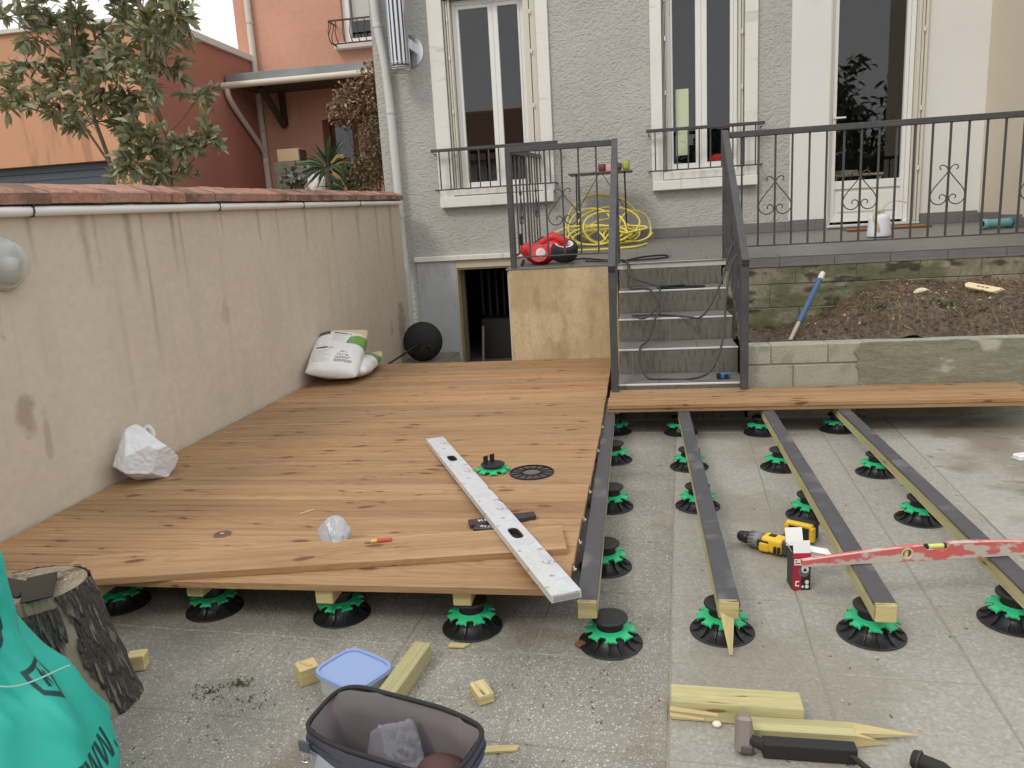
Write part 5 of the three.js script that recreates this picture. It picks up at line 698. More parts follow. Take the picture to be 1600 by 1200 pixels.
{ // bags of potting soil
  const print = canvasTex(512, 768, (c, w, h) => {
    c.fillStyle = '#e9e9e6'; c.fillRect(0, 0, w, h); c.fillStyle = '#4a4239'; c.fillRect(20, 40, 120, 130); c.fillStyle = '#5b8f3c'; c.beginPath(); c.moveTo(512, 60); c.lineTo(350, 190); c.lineTo(330, 330); c.lineTo(512, 300); c.fill(); c.strokeStyle = '#8fbb62'; c.lineWidth = 10; for (let k = 0; k < 5; k++) { c.beginPath(); c.moveTo(512, 100 + k * 44); c.lineTo(350, 200 + k * 30); c.stroke(); }
    c.fillStyle = '#4b3f3c'; c.fillRect(180, 120, 130, 34); c.fillStyle = '#b06a6a'; c.fillRect(318, 130, 40, 20); c.fillStyle = '#4b3f3c'; c.fillRect(60, 420, 110, 30); c.fillStyle = '#b98a86'; c.fillRect(176, 428, 50, 18);
    c.fillStyle = '#a9b4c0'; for (let k = 0; k < 7; k++) c.fillRect(180, 180 + k * 18, 130 - (k % 3) * 22, 6); for (let k = 0; k < 11; k++) c.fillRect(50, 480 + k * 18, 150 - (k % 4) * 18, 6);
    c.fillStyle = '#3c403f'; c.font = 'bold 34px sans-serif'; c.fillText('40 L', 300, 500); c.fillText('16,5 kg', 270, 548); c.fillRect(260, 570, 150, 8); c.fillRect(260, 590, 130, 8); for (let k = 0; k < 22; k++) c.fillRect(256 + k * 8, 612, 3 + (k % 3), 38);
  });
  const mp = new THREE.MeshPhysicalMaterial({ map: print, roughness: 0.42, clearcoat: 0.25, clearcoatRoughness: 0.4 }), tan = plain(206, 188, 152, 0.5);
  function pillow(L, W, H, seed) { const N = 40, P = [], U = []; const f = (i, j, top) => { const u = i / N * 2 - 1, v = j / N * 2 - 1, t = Math.pow(Math.max(0, 1 - Math.pow(Math.abs(u), 3.2)), 0.55) * Math.pow(Math.max(0, 1 - Math.pow(Math.abs(v), 3.6)), 0.5); const rip = 0.10 * Math.abs(n3(u * 3.5, v * 3.5, seed, 4)) + 0.06 * n3(u * 8, v * 5, seed, 7); return [u * W / 2 * (1 - 0.06 * Math.abs(v) ** 4) + 0.012 * n3(v * 5, 1, seed, 2), (top ? 1 : -0.75) * H / 2 * t * (1 + rip), v * L / 2 * (1 - 0.05 * u * u)]; };
    for (const top of [true, false]) for (let i = 0; i < N; i++) for (let j = 0; j < N; j++) { const q = [[i, j], [i, j + 1], [i + 1, j + 1], [i + 1, j]]; const o = top ? [0, 1, 2, 0, 2, 3] : [0, 2, 1, 0, 3, 2]; for (const k of o) { P.push(...f(...q[k], top)); U.push(q[k][0] / N, 1 - q[k][1] / N); } }
    let g = new THREE.BufferGeometry(); g.setAttribute('position', new THREE.BufferAttribute(new Float32Array(P), 3)); g.setAttribute('uv', new THREE.BufferAttribute(new Float32Array(U), 2)); g = mergeVertices(g); g.computeVertexNormals(); return g; }
  const G = 'bags of potting soil stacked against the wall';
  const a = thing('soil_bag', 'white and green plastic bag of potting soil lying under another bag', 'soil bag', [-2.535, DT + 0.075, -6.45], 0.12, G); a.rotation.z = 0.03; mesh('sack', pillow(0.74, 0.46, 0.19, 3), mp, a);
  const b = thing('soil_bag', 'white printed bag of potting soil lying on top, leaning against the wall', 'soil bag', [-2.575, DT + 0.215, -6.27], 0.16, G); b.rotation.order = 'YXZ'; b.rotation.z = -0.16; b.rotation.x = 0.36; mesh('sack', pillow(0.72, 0.45, 0.19, 9), mp, b);
  for (const [p, y, z] of [[a, 0.0, -0.36], [b, 0.0, -0.35]]) mesh('folded_end', bend(at(cbox(0.30, 0.06, 0.12, 0.02), 0.06, y, z, 0.2, 0, 0.1), (v) => { v.y += 0.02 * n3(v.x * 20, v.z * 20, 1, 4); }), tan, p);
}

// ================================================================== THINGS ON THE STEPS AND TERRACE
{
  const mc = plain(66, 64, 63, 0.55), c1 = thing('grey_cable', 'grey electric cable hanging from the handrail and looping down the steps', 'cable');
  mesh('wire', tube([[0.775, 1.10, -6.35], [0.79, 1.19, -6.28], [0.74, 1.17, -6.2], [0.69, 1.0, -6.15], [0.6, 0.8, -6.08], [0.5, 0.67, -6.02], [0.42, 0.658, -6.12], [0.32, 0.658, -6.24], [0.16, 0.658, -6.34], [0.03, 0.662, -6.3], [-0.02, 0.68, -6.15], [0.06, 0.66, -6.12], [0.16, 0.72, -6.25], [0.2, 0.86, -6.52], [0.1, 0.90, -6.62], [-0.03, 0.95, -6.72], [-0.06, 1.06, -6.92], [-0.12, 1.066, -7.3]], 0.0085, 160, 6), mc, c1);
  const c2 = thing('grey_cable', 'grey cable drooping in a wide loop over the lower steps', 'cable');
  mesh('wire', tube([[0.76, 0.98, -6.0], [0.765, 1.13, -5.95], [0.72, 1.1, -5.9], [0.66, 0.85, -5.78], [0.63, 0.6, -5.66], [0.58, 0.45, -5.55], [0.5, 0.33, -5.5], [0.38, 0.276, -5.58], [0.2, 0.276, -5.6], [0.08, 0.285, -5.62], [0.03, 0.36, -5.7], [0.03, 0.475, -5.8], [0.09, 0.5, -6.02], [0.16, 0.66, -6.16], [0.2, 0.7, -6.3], [0.12, 0.85, -6.55], [-0.04, 0.855, -6.7], [-0.05, 0.95, -6.84], [-0.06, 1.065, -7.0], [-0.3, 1.07, -7.15], [-0.45, 1.075, -7.25]], 0.0085, 170, 6), mc, c2);
  const c3 = thing('black_cable', 'black cable coiled flat on the second step from the top', 'cable'); mesh('wire', tube([[0.2, 0.846, -6.62], [0.32, 0.848, -6.70], [0.45, 0.846, -6.76], [0.58, 0.846, -6.70], [0.56, 0.846, -6.62], [0.4, 0.846, -6.6], [0.25, 0.848, -6.63], [0.3, 0.858, -6.68], [0.42, 0.858, -6.72], [0.36, 0.864, -6.64], [0.22, 0.86, -6.64]], 0.0075, 110, 6), M.blackMatt, c3); mesh('plug', rod([0.19, 0.858, -6.6], [0.28, 0.858, -6.63], 0.016, 0.013, 10), M.blackMatt, c3);
  const c4 = thing('black_cable', 'black cable lying in a loose ring on the terrace at the head of the steps', 'cable'); mesh('wire', tube([[-0.1, floorY(-7.1) + 0.008, -7.1], [0.1, floorY(-7.4) + 0.008, -7.4], [0.28, floorY(-7.45) + 0.008, -7.45], [0.3, floorY(-7.25) + 0.008, -7.25], [0.05, floorY(-7.1) + 0.012, -7.1], [-0.2, floorY(-7.2) + 0.008, -7.2], [-0.5, floorY(-7.5) + 0.008, -7.5], [-0.62, floorY(-7.4) + 0.008, -7.4]], 0.0075, 90, 6), M.blackMatt, c4);
  const tm = thing('tape_measure', 'small blue and black tape measure on the lowest step', 'tape measure', [0.625, 0.2685, -5.6], 0.3); mesh('case', bx(0.085, 0.042, 0.05, 0, 0.021, 0, 0.01), plain(52, 118, 170, 0.5), tm); mesh('black_side', bx(0.02, 0.044, 0.052, -0.04, 0.0221, 0, 0.006), M.blackMatt, tm); mesh('label', bx(0.03, 0.03, 0.002, 0.006, 0.022, 0.0262, 0.0008), plain(40, 44, 50, 0.5), tm);
}
{ // hose pile
  const t = thing('yellow_hose', 'tangled pile of yellow garden hose against the grey house wall', 'hose'); const r = rng(12), pts = [], fy = floorY(-8.8) + 0.02;
  for (let k = 0; k < 9; k++) { const rx = 0.22 + 0.22 * r(), ry = 0.07 + 0.15 * r(), cx = -0.27 + 0.24 * (r() - 0.5) * 2, cz = -8.72 - 0.4 * r(), lean = 0.2 + 0.3 * r(), ph = r(); for (let j = 0; j < 10; j++) { const a = (j / 10) * 6.2832 + ph, y = ry * (1 + Math.sin(a)); pts.push([cx + rx * Math.cos(a) + 0.02 * (r() - 0.5), fy + y + 0.012 * r(), cz - lean * y + 0.16 * Math.cos(a * 2) * 0.3]); } }
  mesh('coil', tube(pts, 0.0115, 900, 8), M.yellow, t);
  const y0 = floorY(-9.2);
  mesh('loop', tube([[-0.72, y0 + 0.02, -8.6], [-0.78, y0 + 0.2, -9.1], [-0.72, y0 + 0.42, -9.35], [-0.55, y0 + 0.55, -9.42], [-0.3, y0 + 0.56, -9.43], [-0.08, y0 + 0.47, -9.42], [0.05, y0 + 0.3, -9.4], [0.07, y0 + 0.1, -9.3], [0.0, y0 + 0.02, -9.0]], 0.0115, 120, 8), M.yellow, t);
  mesh('loop', tube([[-0.2, y0 + 0.02, -8.7], [-0.12, y0 + 0.3, -9.1], [0.0, y0 + 0.36, -9.3], [0.14, y0 + 0.3, -9.35], [0.2, y0 + 0.15, -9.33], [0.14, y0 + 0.03, -9.1], [-0.1, y0 + 0.02, -8.7]], 0.0115, 120, 8), M.yellow, t);
  mesh('loop', tube([[-1.0, floorY(-8.2) + 0.05, -8.2], [-0.9, y0 + 0.15, -8.9], [-0.7, y0 + 0.22, -9.1], [-0.45, y0 + 0.18, -9.0], [-0.3, y0 + 0.05, -8.7]], 0.0115, 70, 8), M.yellow, t);
  mesh('loop', tube([[-0.95, floorY(-8.0) + 0.02, -8.0], [-0.6, floorY(-8.1) + 0.03, -8.15], [-0.3, floorY(-8.2) + 0.02, -8.25], [0.02, floorY(-8.3) + 0.02, -8.4], [0.14, floorY(-8.6) + 0.02, -8.7]], 0.0115, 70, 8), M.yellow, t);
}
{ // little table with cups
  const fy = floorY(-9.1), t = thing('folding_table', 'small thin-legged metal table against the grey wall above the hose', 'table', [-0.355, fy, -9.1]);
  mesh('table_top', at(cbox(0.72, 0.014, 0.42, 0.004), 0, 0.80, 0, 0, 0, 0), plain(104, 92, 88, 0.5), t);
  for (const [x, z] of [[-0.27, 0.16], [0.27, 0.16], [-0.27, -0.16], [0.27, -0.16]]) { mesh('leg', rod([x * 1.04, 0, z * 1.1], [x, 0.794, z], 0.008, 0.008, 8), M.blackMatt, t); mesh('foot', new THREE.SphereGeometry(0.013, 8, 6).translate(x * 1.04, 0.012, z * 1.1), M.blackMatt, t); }
  mesh('cross_wire', [rod([-0.25, 0.42, 0.14], [-0.02, 0.79, 0.05], 0.004, 0.004, 6), rod([0.25, 0.42, 0.14], [0.02, 0.79, 0.05], 0.004, 0.004, 6)], M.blackMatt, t);
  const cup = (label, x, z, m, h = 0.085, r = 0.045) => { const c = thing('cup', label, 'cup', [-0.355 + x, fy + 0.8072, -9.1 + z]); mesh('bowl', lathe([[0, 0.001], [r * 0.7, 0.001], [r * 0.95, h * 0.3], [r, h * 0.6], [r * 0.9, h], [r * 0.8, h], [r * 0.85, h * 0.5], [0, h * 0.2]], 20), m, c); return c; };
  cup('dark red pot on the small table', 0.02, 0.1, plain(116, 62, 66, 0.5)); cup('dark brown pot beside the green one on the small table', 0.20, 0.1, plain(98, 78, 74, 0.5)); cup('lime green pot on the small table', 0.29, 0.1, plain(164, 182, 74, 0.5), 0.1, 0.042);
  const pk = thing('pink_packet', 'pale pink packet between the pots on the small table', 'packet', [-0.25, fy + 0.8072, -9.0], 0.2); mesh('packet_body', bx(0.09, 0.07, 0.05, 0, 0.035, 0, 0.008), plain(214, 172, 158, 0.6), pk); mesh('seam', bx(0.094, 0.006, 0.02, 0, 0.073, 0, 0.002), plain(200, 150, 138, 0.6), pk);
}
{ // red toy motorbike on its side
  const z = -7.27, t = thing('toy_scooter', 'red plastic ride-on toy lying on its side behind the railing', 'toy', [-0.8, floorY(z), z]);
  const body = bend(ico(0.13, 12), (v) => { v.x = v.x * 1.75 - 0.04; v.y = v.y * 0.85 + 0.115; v.z *= 0.95; v.y += 0.025 * Math.sin(v.x * 18); v.z += 0.02 * Math.sin(v.x * 25); }); mesh('body', body, M.red, t);
  mesh('fairing', bend(ico(0.09, 10), (v) => { v.x = v.x * 1.6 + 0.06; v.y = v.y * 0.6 + 0.22; v.z = v.z * 0.8 + 0.02; v.y += 0.02 * Math.sin(v.x * 30); }), M.red, t);
  mesh('round_cover', new THREE.CylinderGeometry(0.085, 0.085, 0.03, 28).rotateX(Math.PI / 2 - 0.3).translate(-0.07, 0.105, 0.11), plain(206, 66, 66, 0.4), t); mesh('sticker', lathe([[0, 0], [0.045, 0], [0.045, 0.003], [0, 0.003]], 24).rotateX(Math.PI / 2 - 0.3).translate(-0.055, 0.11, 0.128), plain(232, 208, 206, 0.5), t);
  const w = sub('wheel', t); w.position.set(0.155, 0.118, 0.06); w.rotation.set(0.42, 0, -0.12);
  mesh('tyre', lathe([[0.085, -0.075], [0.115, -0.07], [0.13, -0.04], [0.133, 0], [0.13, 0.04], [0.115, 0.068], [0.085, 0.072]], 36), M.rubber, w); mesh('rim', lathe([[0.088, 0.07], [0.078, 0.074], [0.06, 0.066], [0.055, 0.03]], 32), plain(226, 226, 226, 0.35), w); mesh('hub', lathe([[0, 0.045], [0.03, 0.045], [0.05, 0.03], [0.06, 0.02]], 24), M.red, w); mesh('back_disc', lathe([[0, -0.06], [0.088, -0.06]], 24), M.black, w);
  mesh('handlebar', [rod([-0.2, 0.06, 0.02], [-0.25, 0.2, 0.02], 0.012), rod([-0.25, 0.19, 0.02], [-0.25, 0.29, 0.02], 0.017)], M.black, t); mesh('fork', rod([-0.22, 0.05, 0.1], [-0.24, -0.0, 0.12], 0.014), M.black, t);
}
{ // sprayer, mats, bottle
  const z = -8.25, t = thing('white_jug', 'translucent white plastic jug with a beige strap on the terrace before the door', 'jug', [2.42, floorY(z), z]);
  mesh('jug_body', lathe([[0, 0.002], [0.105, 0.002], [0.115, 0.015], [0.11, 0.06], [0.098, 0.18], [0.085, 0.215], [0.045, 0.225], [0.04, 0.235], [0, 0.236]], 30), plain(224, 224, 234, 0.4), t); mesh('cap', lathe([[0.042, 0.23], [0.044, 0.265], [0.02, 0.272], [0, 0.272]], 20), plain(190, 178, 150, 0.5), t);
  mesh('strap', tube([[-0.02, 0.26, 0.05], [-0.07, 0.24, 0.08], [-0.075, 0.18, 0.1], [-0.05, 0.12, 0.112], [-0.04, 0.07, 0.118]], 0.014, 30, 6), plain(206, 186, 140, 0.6), t); mesh('spray_lance', tube([[0.02, 0.27, 0.0], [0.08, 0.33, 0.0], [0.16, 0.345, 0.0], [0.26, 0.32, 0.0]], 0.006, 24, 6), plain(196, 190, 170, 0.5), t);
  for (const [x, zz, w, label] of [[2.5, -9.16, 0.34, 'brown coir doormat lying left of the white jug before the door'], [2.97, -9.22, 0.46, 'brown coir doormat lying right of the white jug before the door']]) { const m = thing('doormat', label, 'doormat', [x, floorY(zz) + 0.001, zz], 0.02); m.rotation.x = Math.atan(TS); mesh('mat', bend(uvm(new THREE.BoxGeometry(w, 0.018, 0.26, 24, 1, 12)), (v) => { v.y += 0.009 + 0.004 * n3(v.x * 60, v.z * 60, 1, 2); }), plain(142, 98, 66, 1), m); mesh('border', [bx(w + 0.012, 0.02, 0.012, 0, 0.01, 0.136, 0.002), bx(w + 0.012, 0.02, 0.012, 0, 0.01, -0.136, 0.002)], plain(110, 76, 52, 1), m); }
  const b = thing('teal_tube', 'teal plastic tube lying on the terrace by the sand coloured wall', 'tube', [3.6, floorY(-8.5), -8.5], 0.22); mesh('tube_body', lathe([[0.03, -0.13], [0.046, -0.13], [0.046, 0.1], [0.052, 0.1], [0.052, 0.14], [0.03, 0.14]], 24).rotateZ(Math.PI / 2).translate(0, 0.053, 0), plain(116, 166, 168, 0.4), b); mesh('end_cap', lathe([[0, -0.16], [0.052, -0.158], [0.054, -0.12], [0.046, -0.12]], 24).rotateZ(Math.PI / 2).translate(0, 0.053, 0), plain(82, 140, 150, 0.4), b);
}

// ================================================================== THINGS ON THE PATIO
{ // cordless drill on its side
  const t = thing('cordless_drill', 'yellow and black cordless drill lying on the slabs beside a beam', 'drill', [0.432, 0, -3.29], -0.568), Y = 0.042;
  const ax = (pts, seg = 24) => lathe(pts.map(([x, r]) => [r, x]), seg).rotateZ(-Math.PI / 2).translate(0, Y, 0);
  mesh('chuck', ax([[-0.004, 0.0], [-0.004, 0.014], [0.004, 0.022], [0.03, 0.027], [0.052, 0.028], [0.052, 0.0]]), M.black, t);
  const gb = ax([[0.053, 0], [0.053, 0.03], [0.075, 0.033], [0.078, 0.0335], [0.108, 0.036], [0.108, 0]], 20); mesh('gear_collar', gb, plain(128, 130, 128, 0.5), t);
  for (let k = 0; k < 14; k++) { const a = k / 14 * 6.2832; mesh('collar_rib', at(cbox(0.026, 0.005, 0.006, 0.001), 0.066, Y + Math.sin(a) * 0.033, Math.cos(a) * 0.033, -a, 0, 0), plain(104, 106, 104, 0.5), t); }
  mesh('bit', rod([-0.035, Y, 0], [0, Y, 0], 0.0035), M.steel, t);
  mesh('motor_housing', [at(new RoundedBoxGeometry(0.1, 0.072, 0.074, 3, 0.02), 0.16, Y, 0), at(new RoundedBoxGeometry(0.05, 0.05, 0.05, 3, 0.014), 0.13, Y - 0.008, 0.02)], plain(232, 190, 50, 0.45), t);
  mesh('black_trim', [at(cbox(0.05, 0.03, 0.012, 0.004), 0.125, Y + 0.004, 0.036), at(cbox(0.03, 0.006, 0.03, 0.002), 0.155, Y + 0.0355, 0.0), at(cbox(0.012, 0.03, 0.03, 0.003), 0.18, Y - 0.01, 0.032), at(cbox(0.012, 0.03, 0.03, 0.003), 0.196, Y - 0.01, 0.030)], M.blackMatt, t);
  mesh('rear_cap', [at(new RoundedBoxGeometry(0.032, 0.068, 0.068, 3, 0.02), 0.216, Y, 0)], plain(66, 66, 66, 0.6), t); mesh('badge', at(new RoundedBoxGeometry(0.006, 0.03, 0.034, 2, 0.003), 0.2325, Y + 0.008, 0.004), plain(206, 184, 112, 0.5), t);
  mesh('handle', tube([[0.165, Y, -0.02], [0.178, Y - 0.002, -0.07], [0.19, Y - 0.002, -0.13], [0.20, Y, -0.17]], 0.024, 24, 12), plain(58, 58, 60, 0.7), t);
  mesh('battery', [at(new RoundedBoxGeometry(0.13, 0.08, 0.03, 2, 0.01), 0.205, Y + 0.004, -0.17), at(new RoundedBoxGeometry(0.118, 0.08, 0.04, 2, 0.008), 0.205, Y + 0.004, -0.222)], M.blackMatt, t); mesh('battery_guard', [at(cbox(0.12, 0.02, 0.03, 0.006), 0.205, Y + 0.04, -0.166), at(cbox(0.022, 0.07, 0.032, 0.006), 0.152, Y + 0.006, -0.164), at(cbox(0.022, 0.07, 0.032, 0.006), 0.262, Y + 0.006, -0.164)], plain(226, 184, 52, 0.45), t);
}
{ // packaging box
  const tx = canvasTex(256, 512, (c, w, h) => { c.fillStyle = '#2c2728'; c.fillRect(0, 0, w, h); c.fillStyle = '#a8253c'; c.fillRect(0, 0, 120, h); c.fillStyle = '#c8304a'; c.fillRect(0, 0, w, 60); c.fillStyle = '#efeae6'; c.fillRect(20, 80, 90, 86); c.fillStyle = '#2c2728'; c.fillRect(34, 96, 26, 18); c.fillRect(34, 134, 66, 14); c.strokeStyle = '#efeae6'; c.lineWidth = 18; c.beginPath(); c.moveTo(96, 392); c.lineTo(48, 392); c.lineTo(48, 450); c.lineTo(96, 450); c.stroke(); c.fillStyle = '#5a5a5c'; c.beginPath(); c.arc(160, 250, 78, 0, 7); c.fill(); c.strokeStyle = '#8f9092'; c.lineWidth = 5; for (let k = 0; k < 18; k++) { const a = k / 18 * 6.283; c.beginPath(); c.moveTo(160 + 50 * Math.cos(a), 250 + 50 * Math.sin(a)); c.lineTo(160 + 78 * Math.cos(a), 250 + 78 * Math.sin(a)); c.stroke(); } c.fillStyle = '#d8d8d6'; c.beginPath(); c.arc(176, 222, 54, 0, 7); c.fill(); c.fillStyle = '#3a3a3c'; c.beginPath(); c.arc(176, 234, 24, 0, 7); c.fill(); c.fillStyle = '#e8e4e0'; for (const [x, y, r] of [[206, 400, 28], [206, 462, 28], [146, 464, 18]]) { c.beginPath(); c.arc(x, y, r, 0, 7); c.fill(); } });
  const t = thing('cutter_box', 'small red and black product box with open white flaps on the slabs', 'box', [0.607, 0, -2.90], 0.08), wh = plain(238, 238, 236, 0.7);
  const w = 0.068, h = 0.155, d = 0.075; mesh('front_face', at(new THREE.PlaneGeometry(w - 0.001, h - 0.001), 0, h / 2, d / 2 + 0.0014), new THREE.MeshStandardMaterial({ map: tx, roughness: 0.45 }), t);
  mesh('carton', [bx(w, h, 0.002, 0, h / 2, d / 2, 0.0008), bx(w, h, 0.002, 0, h / 2, -d / 2, 0.0008), bx(0.002, h, d - 0.004, w / 2 - 0.001, h / 2, 0, 0.0008), bx(0.002, h, d - 0.004, -w / 2 + 0.001, h / 2, 0, 0.0008), bx(w - 0.006, 0.002, d - 0.006, 0, 0.002, 0, 0.0008)], plain(62, 56, 58, 0.6), t);
  mesh('flap', at(cbox(w - 0.004, 0.048, 0.002, 0.0008), 0, h + 0.022, d / 2 - 0.006, -0.28, 0, 0), wh, t); mesh('flap', at(cbox(w - 0.002, 0.07, 0.002, 0.0008), -0.006, h + 0.03, -d / 2 - 0.012, -0.4, 0, 0), wh, t); mesh('flap', at(cbox(0.09, 0.002, d * 0.8, 0.0008), w / 2 + 0.042, h - 0.012, -0.01, 0, 0, -0.22), wh, t); mesh('flap', at(cbox(0.002, 0.05, d * 0.7, 0.0008), -w / 2 - 0.01, h + 0.018, 0, 0, 0, 0.5), plain(206, 206, 204, 0.7), t);
}
{ // red spirit level across two beams
  const t = thing('red_level', 'long dusty red spirit level lying across two taped beams', 'spirit level', [0.575, BT + 0.001, -2.695], 0.16); const L = 1.12;
  const top = (x) => 0.022 + 0.038 * (1 - Math.pow(Math.abs(x / L - 0.5) * 2, 1.5)); const pts = [[0, 0], [L, 0]]; for (let k = 20; k >= 0; k--) { const x = L * k / 20; if (Math.abs(x - 0.475) < 0.045) continue; pts.push([x, top(x)]); }
  const body = []; for (let k = 20; k >= 0; k--) { const x = L * k / 20; if (x > 0.42 && x < 0.54) { if (k === 9) body.push([0.53, top(0.53)], [0.515, 0.04], [0.445, 0.04], [0.43, top(0.43)]); continue; } body.push([x, top(x)]); }
  const hole = []; for (let k = 0; k < 20; k++) hole.push([0.375 + 0.019 * Math.cos(k / 20 * 6.2832), 0.029 + 0.019 * Math.sin(k / 20 * 6.2832)]);
  mesh('body', uvm(extrude([[0, 0], [L, 0], ...body], 0.02, [hole], 0.0015).translate(0, 0.002, -0.01), 'x'), M.redLevel, t);
  const vial = plain(206, 216, 120, 0.15); mesh('top_vial', rod([0.452, 0.05, 0], [0.508, 0.05, 0], 0.009, 0.009, 14), vial, t); mesh('vial_cap', [rod([0.443, 0.05, 0], [0.452, 0.05, 0], 0.0105, 0.0105, 12), rod([0.508, 0.05, 0], [0.517, 0.05, 0], 0.0105, 0.0105, 12)], M.blackMatt, t);
  mesh('end_vial', rod([0.375, 0.016, 0], [0.375, 0.046, 0], 0.008, 0.008, 14), vial, t); mesh('vial_ring', new THREE.TorusGeometry(0.019, 0.004, 8, 28).translate(0.375, 0.031, 0.009), plain(196, 190, 178, 0.6), t); mesh('vial_back', new THREE.CylinderGeometry(0.019, 0.019, 0.004, 24).rotateX(Math.PI / 2).translate(0.375, 0.031, -0.009), plain(206, 200, 186, 0.6), t);
}
function block(label, x, z, ry, w, h, d, m, name = 'wood_offcut', rough = 0.004) { const t = thing(name, label, 'offcut', [x, 0.0005, z], ry); mesh('wood', uvm(bend(at(cbox(w, h, d, 0.003), 0, h / 2, 0), (v) => { v.x += rough * n3(v.y * 31, v.z * 40, x, 3); v.z += rough * n3(v.x * 31, v.y * 37, z, 4); }), w > d ? 'x' : 'z', R(0, 2), R(0, 2)), m, t); return t; }
block('square timber offcut lying between the blue lid and the tool bag', -0.768, -2.13, -0.13, 0.062, 0.066, 0.34, M.pineGreen);
{ const t = block('pale cube of split timber standing left of the blue tub', -1.105, -2.15, 0.7, 0.066, 0.06, 0.064, M.pineRaw); mesh('split', uvm(at(cbox(0.012, 0.004, 0.05, 0.001), -0.004, 0.0615, 0, 0, 0.5, 0)), plain(196, 164, 116, 0.9), t); }
block('small timber cube lying alone to the right of the tool bag', -0.503, -2.10, 0.55, 0.05, 0.034, 0.085, M.pineRaw);
block('small yellowish timber cube beside the tree stump', -1.752, -2.18, 0.3, 0.062, 0.056, 0.05, M.pineRaw);
{
  const t = block('thick square timber offcut lying behind the hammer', 0.262, -2.065, -0.045, 0.37, 0.062, 0.085, M.pineGreen); mesh('torn_end', uvm(polyMesh([[[-0.187, 0.03, 0.043], [-0.05, 0.024, 0.0455], [-0.05, 0.034, 0.0455], [-0.187, 0.046, 0.043]], [[-0.187, 0.012, 0.0435], [-0.09, 0.008, 0.046], [-0.09, 0.016, 0.046], [-0.187, 0.024, 0.0435]]]), 'x'), plain(232, 212, 158, 0.9), t);
  const s = thing('split_timber', 'split timber offcut with long splintered points behind the black handle', 'offcut', [0.30, 0.0005, -1.985], -0.02);
  const y = 0.034; mesh('wood', uvm(polyMesh([[[0, y, 0.03], [0.27, y, 0.03], [0.27, y, -0.03], [0, y, -0.03]], [[0, 0, 0.03], [0.27, 0, 0.03], [0.27, y, 0.03], [0, y, 0.03]], [[0, 0, -0.03], [0, 0, 0.03], [0, y, 0.03], [0, y, -0.03]], [[0.27, 0, -0.03], [0, 0, -0.03], [0, y, -0.03], [0.27, y, -0.03]]]), 'x', 0.3, 0.3), M.pineGreen, s);
  mesh('splinters', uvm(polyMesh([[[0.27, y, 0.03], [0.34, y * 0.5, 0.028], [0.27, y, 0.012]], [[0.27, y * 0.8, 0.008], [0.45, y * 0.35, -0.02], [0.27, y, -0.03]], [[0.27, 0, 0.03], [0.36, y * 0.5, 0.028], [0.27, y, 0.03]], [[0.27, 0.01, 0.01], [0.45, y * 0.35, -0.02], [0.27, y * 0.8, 0.01]]]), 'x', 0.6, 0.1), M.pineRaw, s);
  const h = thing('club_hammer', 'club hammer with a grey steel head and thick black handle', 'hammer', [0.265, 0, -1.915], 0.0);
  mesh('head', bend(at(cbox(0.042, 0.1, 0.044, 0.008), 0, 0.052, 0, -0.24, 0, -0.06), (v) => { v.x += 0.002 * n3(v.y * 40, v.z * 40, 1, 2); }), plain(150, 140, 132, 0.6, { metalness: 0.35 }), h); mesh('head_tip', at(cbox(0.04, 0.03, 0.042, 0.008), 0.006, 0.018, 0.013, -0.24, 0, -0.06), plain(96, 92, 90, 0.5, { metalness: 0.4 }), h);
  mesh('handle', [at(new RoundedBoxGeometry(0.24, 0.046, 0.04, 2, 0.006), 0.168, 0.024, 0.018, 0, -0.03, 0)], M.blackMatt, h); mesh('neck', rod([0.0, 0.045, 0.008], [0.06, 0.028, 0.016], 0.013, 0.018, 10), M.blackMatt, h);
}
{ // blue-lidded tub
  const t = thing('lidded_tub', 'clear plastic tub with a pale blue lid beside a timber offcut', 'tub', [-0.925, 0.0005, -2.11], -0.5);
  const sq = (a, b, n = 36, e = 0.45) => Array.from({ length: n }, (_, k) => { const q = k / n * 6.2832, c = Math.cos(q), s = Math.sin(q); return [a * Math.sign(c) * Math.abs(c) ** e, b * Math.sign(s) * Math.abs(s) ** e]; });
  mesh('tub_body', extrude(sq(0.1, 0.082), 0.062, [sq(0.097, 0.079)]).rotateX(-Math.PI / 2), film(222, 226, 226, 0.5, 0.4), t); mesh('tub_floor', extrude(sq(0.1, 0.082), 0.002).rotateX(-Math.PI / 2), film(222, 226, 226, 0.4, 0.4), t);
  mesh('lid', extrude(sq(0.108, 0.09), 0.006, [], 0.002).rotateX(-Math.PI / 2).translate(0, 0.064, 0), plain(142, 164, 206, 0.4), t); mesh('lid_rim', extrude(sq(0.1085, 0.0905), 0.006, [sq(0.1, 0.082)], 0.001).rotateX(-Math.PI / 2).translate(0, 0.0715, 0), plain(136, 158, 202, 0.4), t);
}
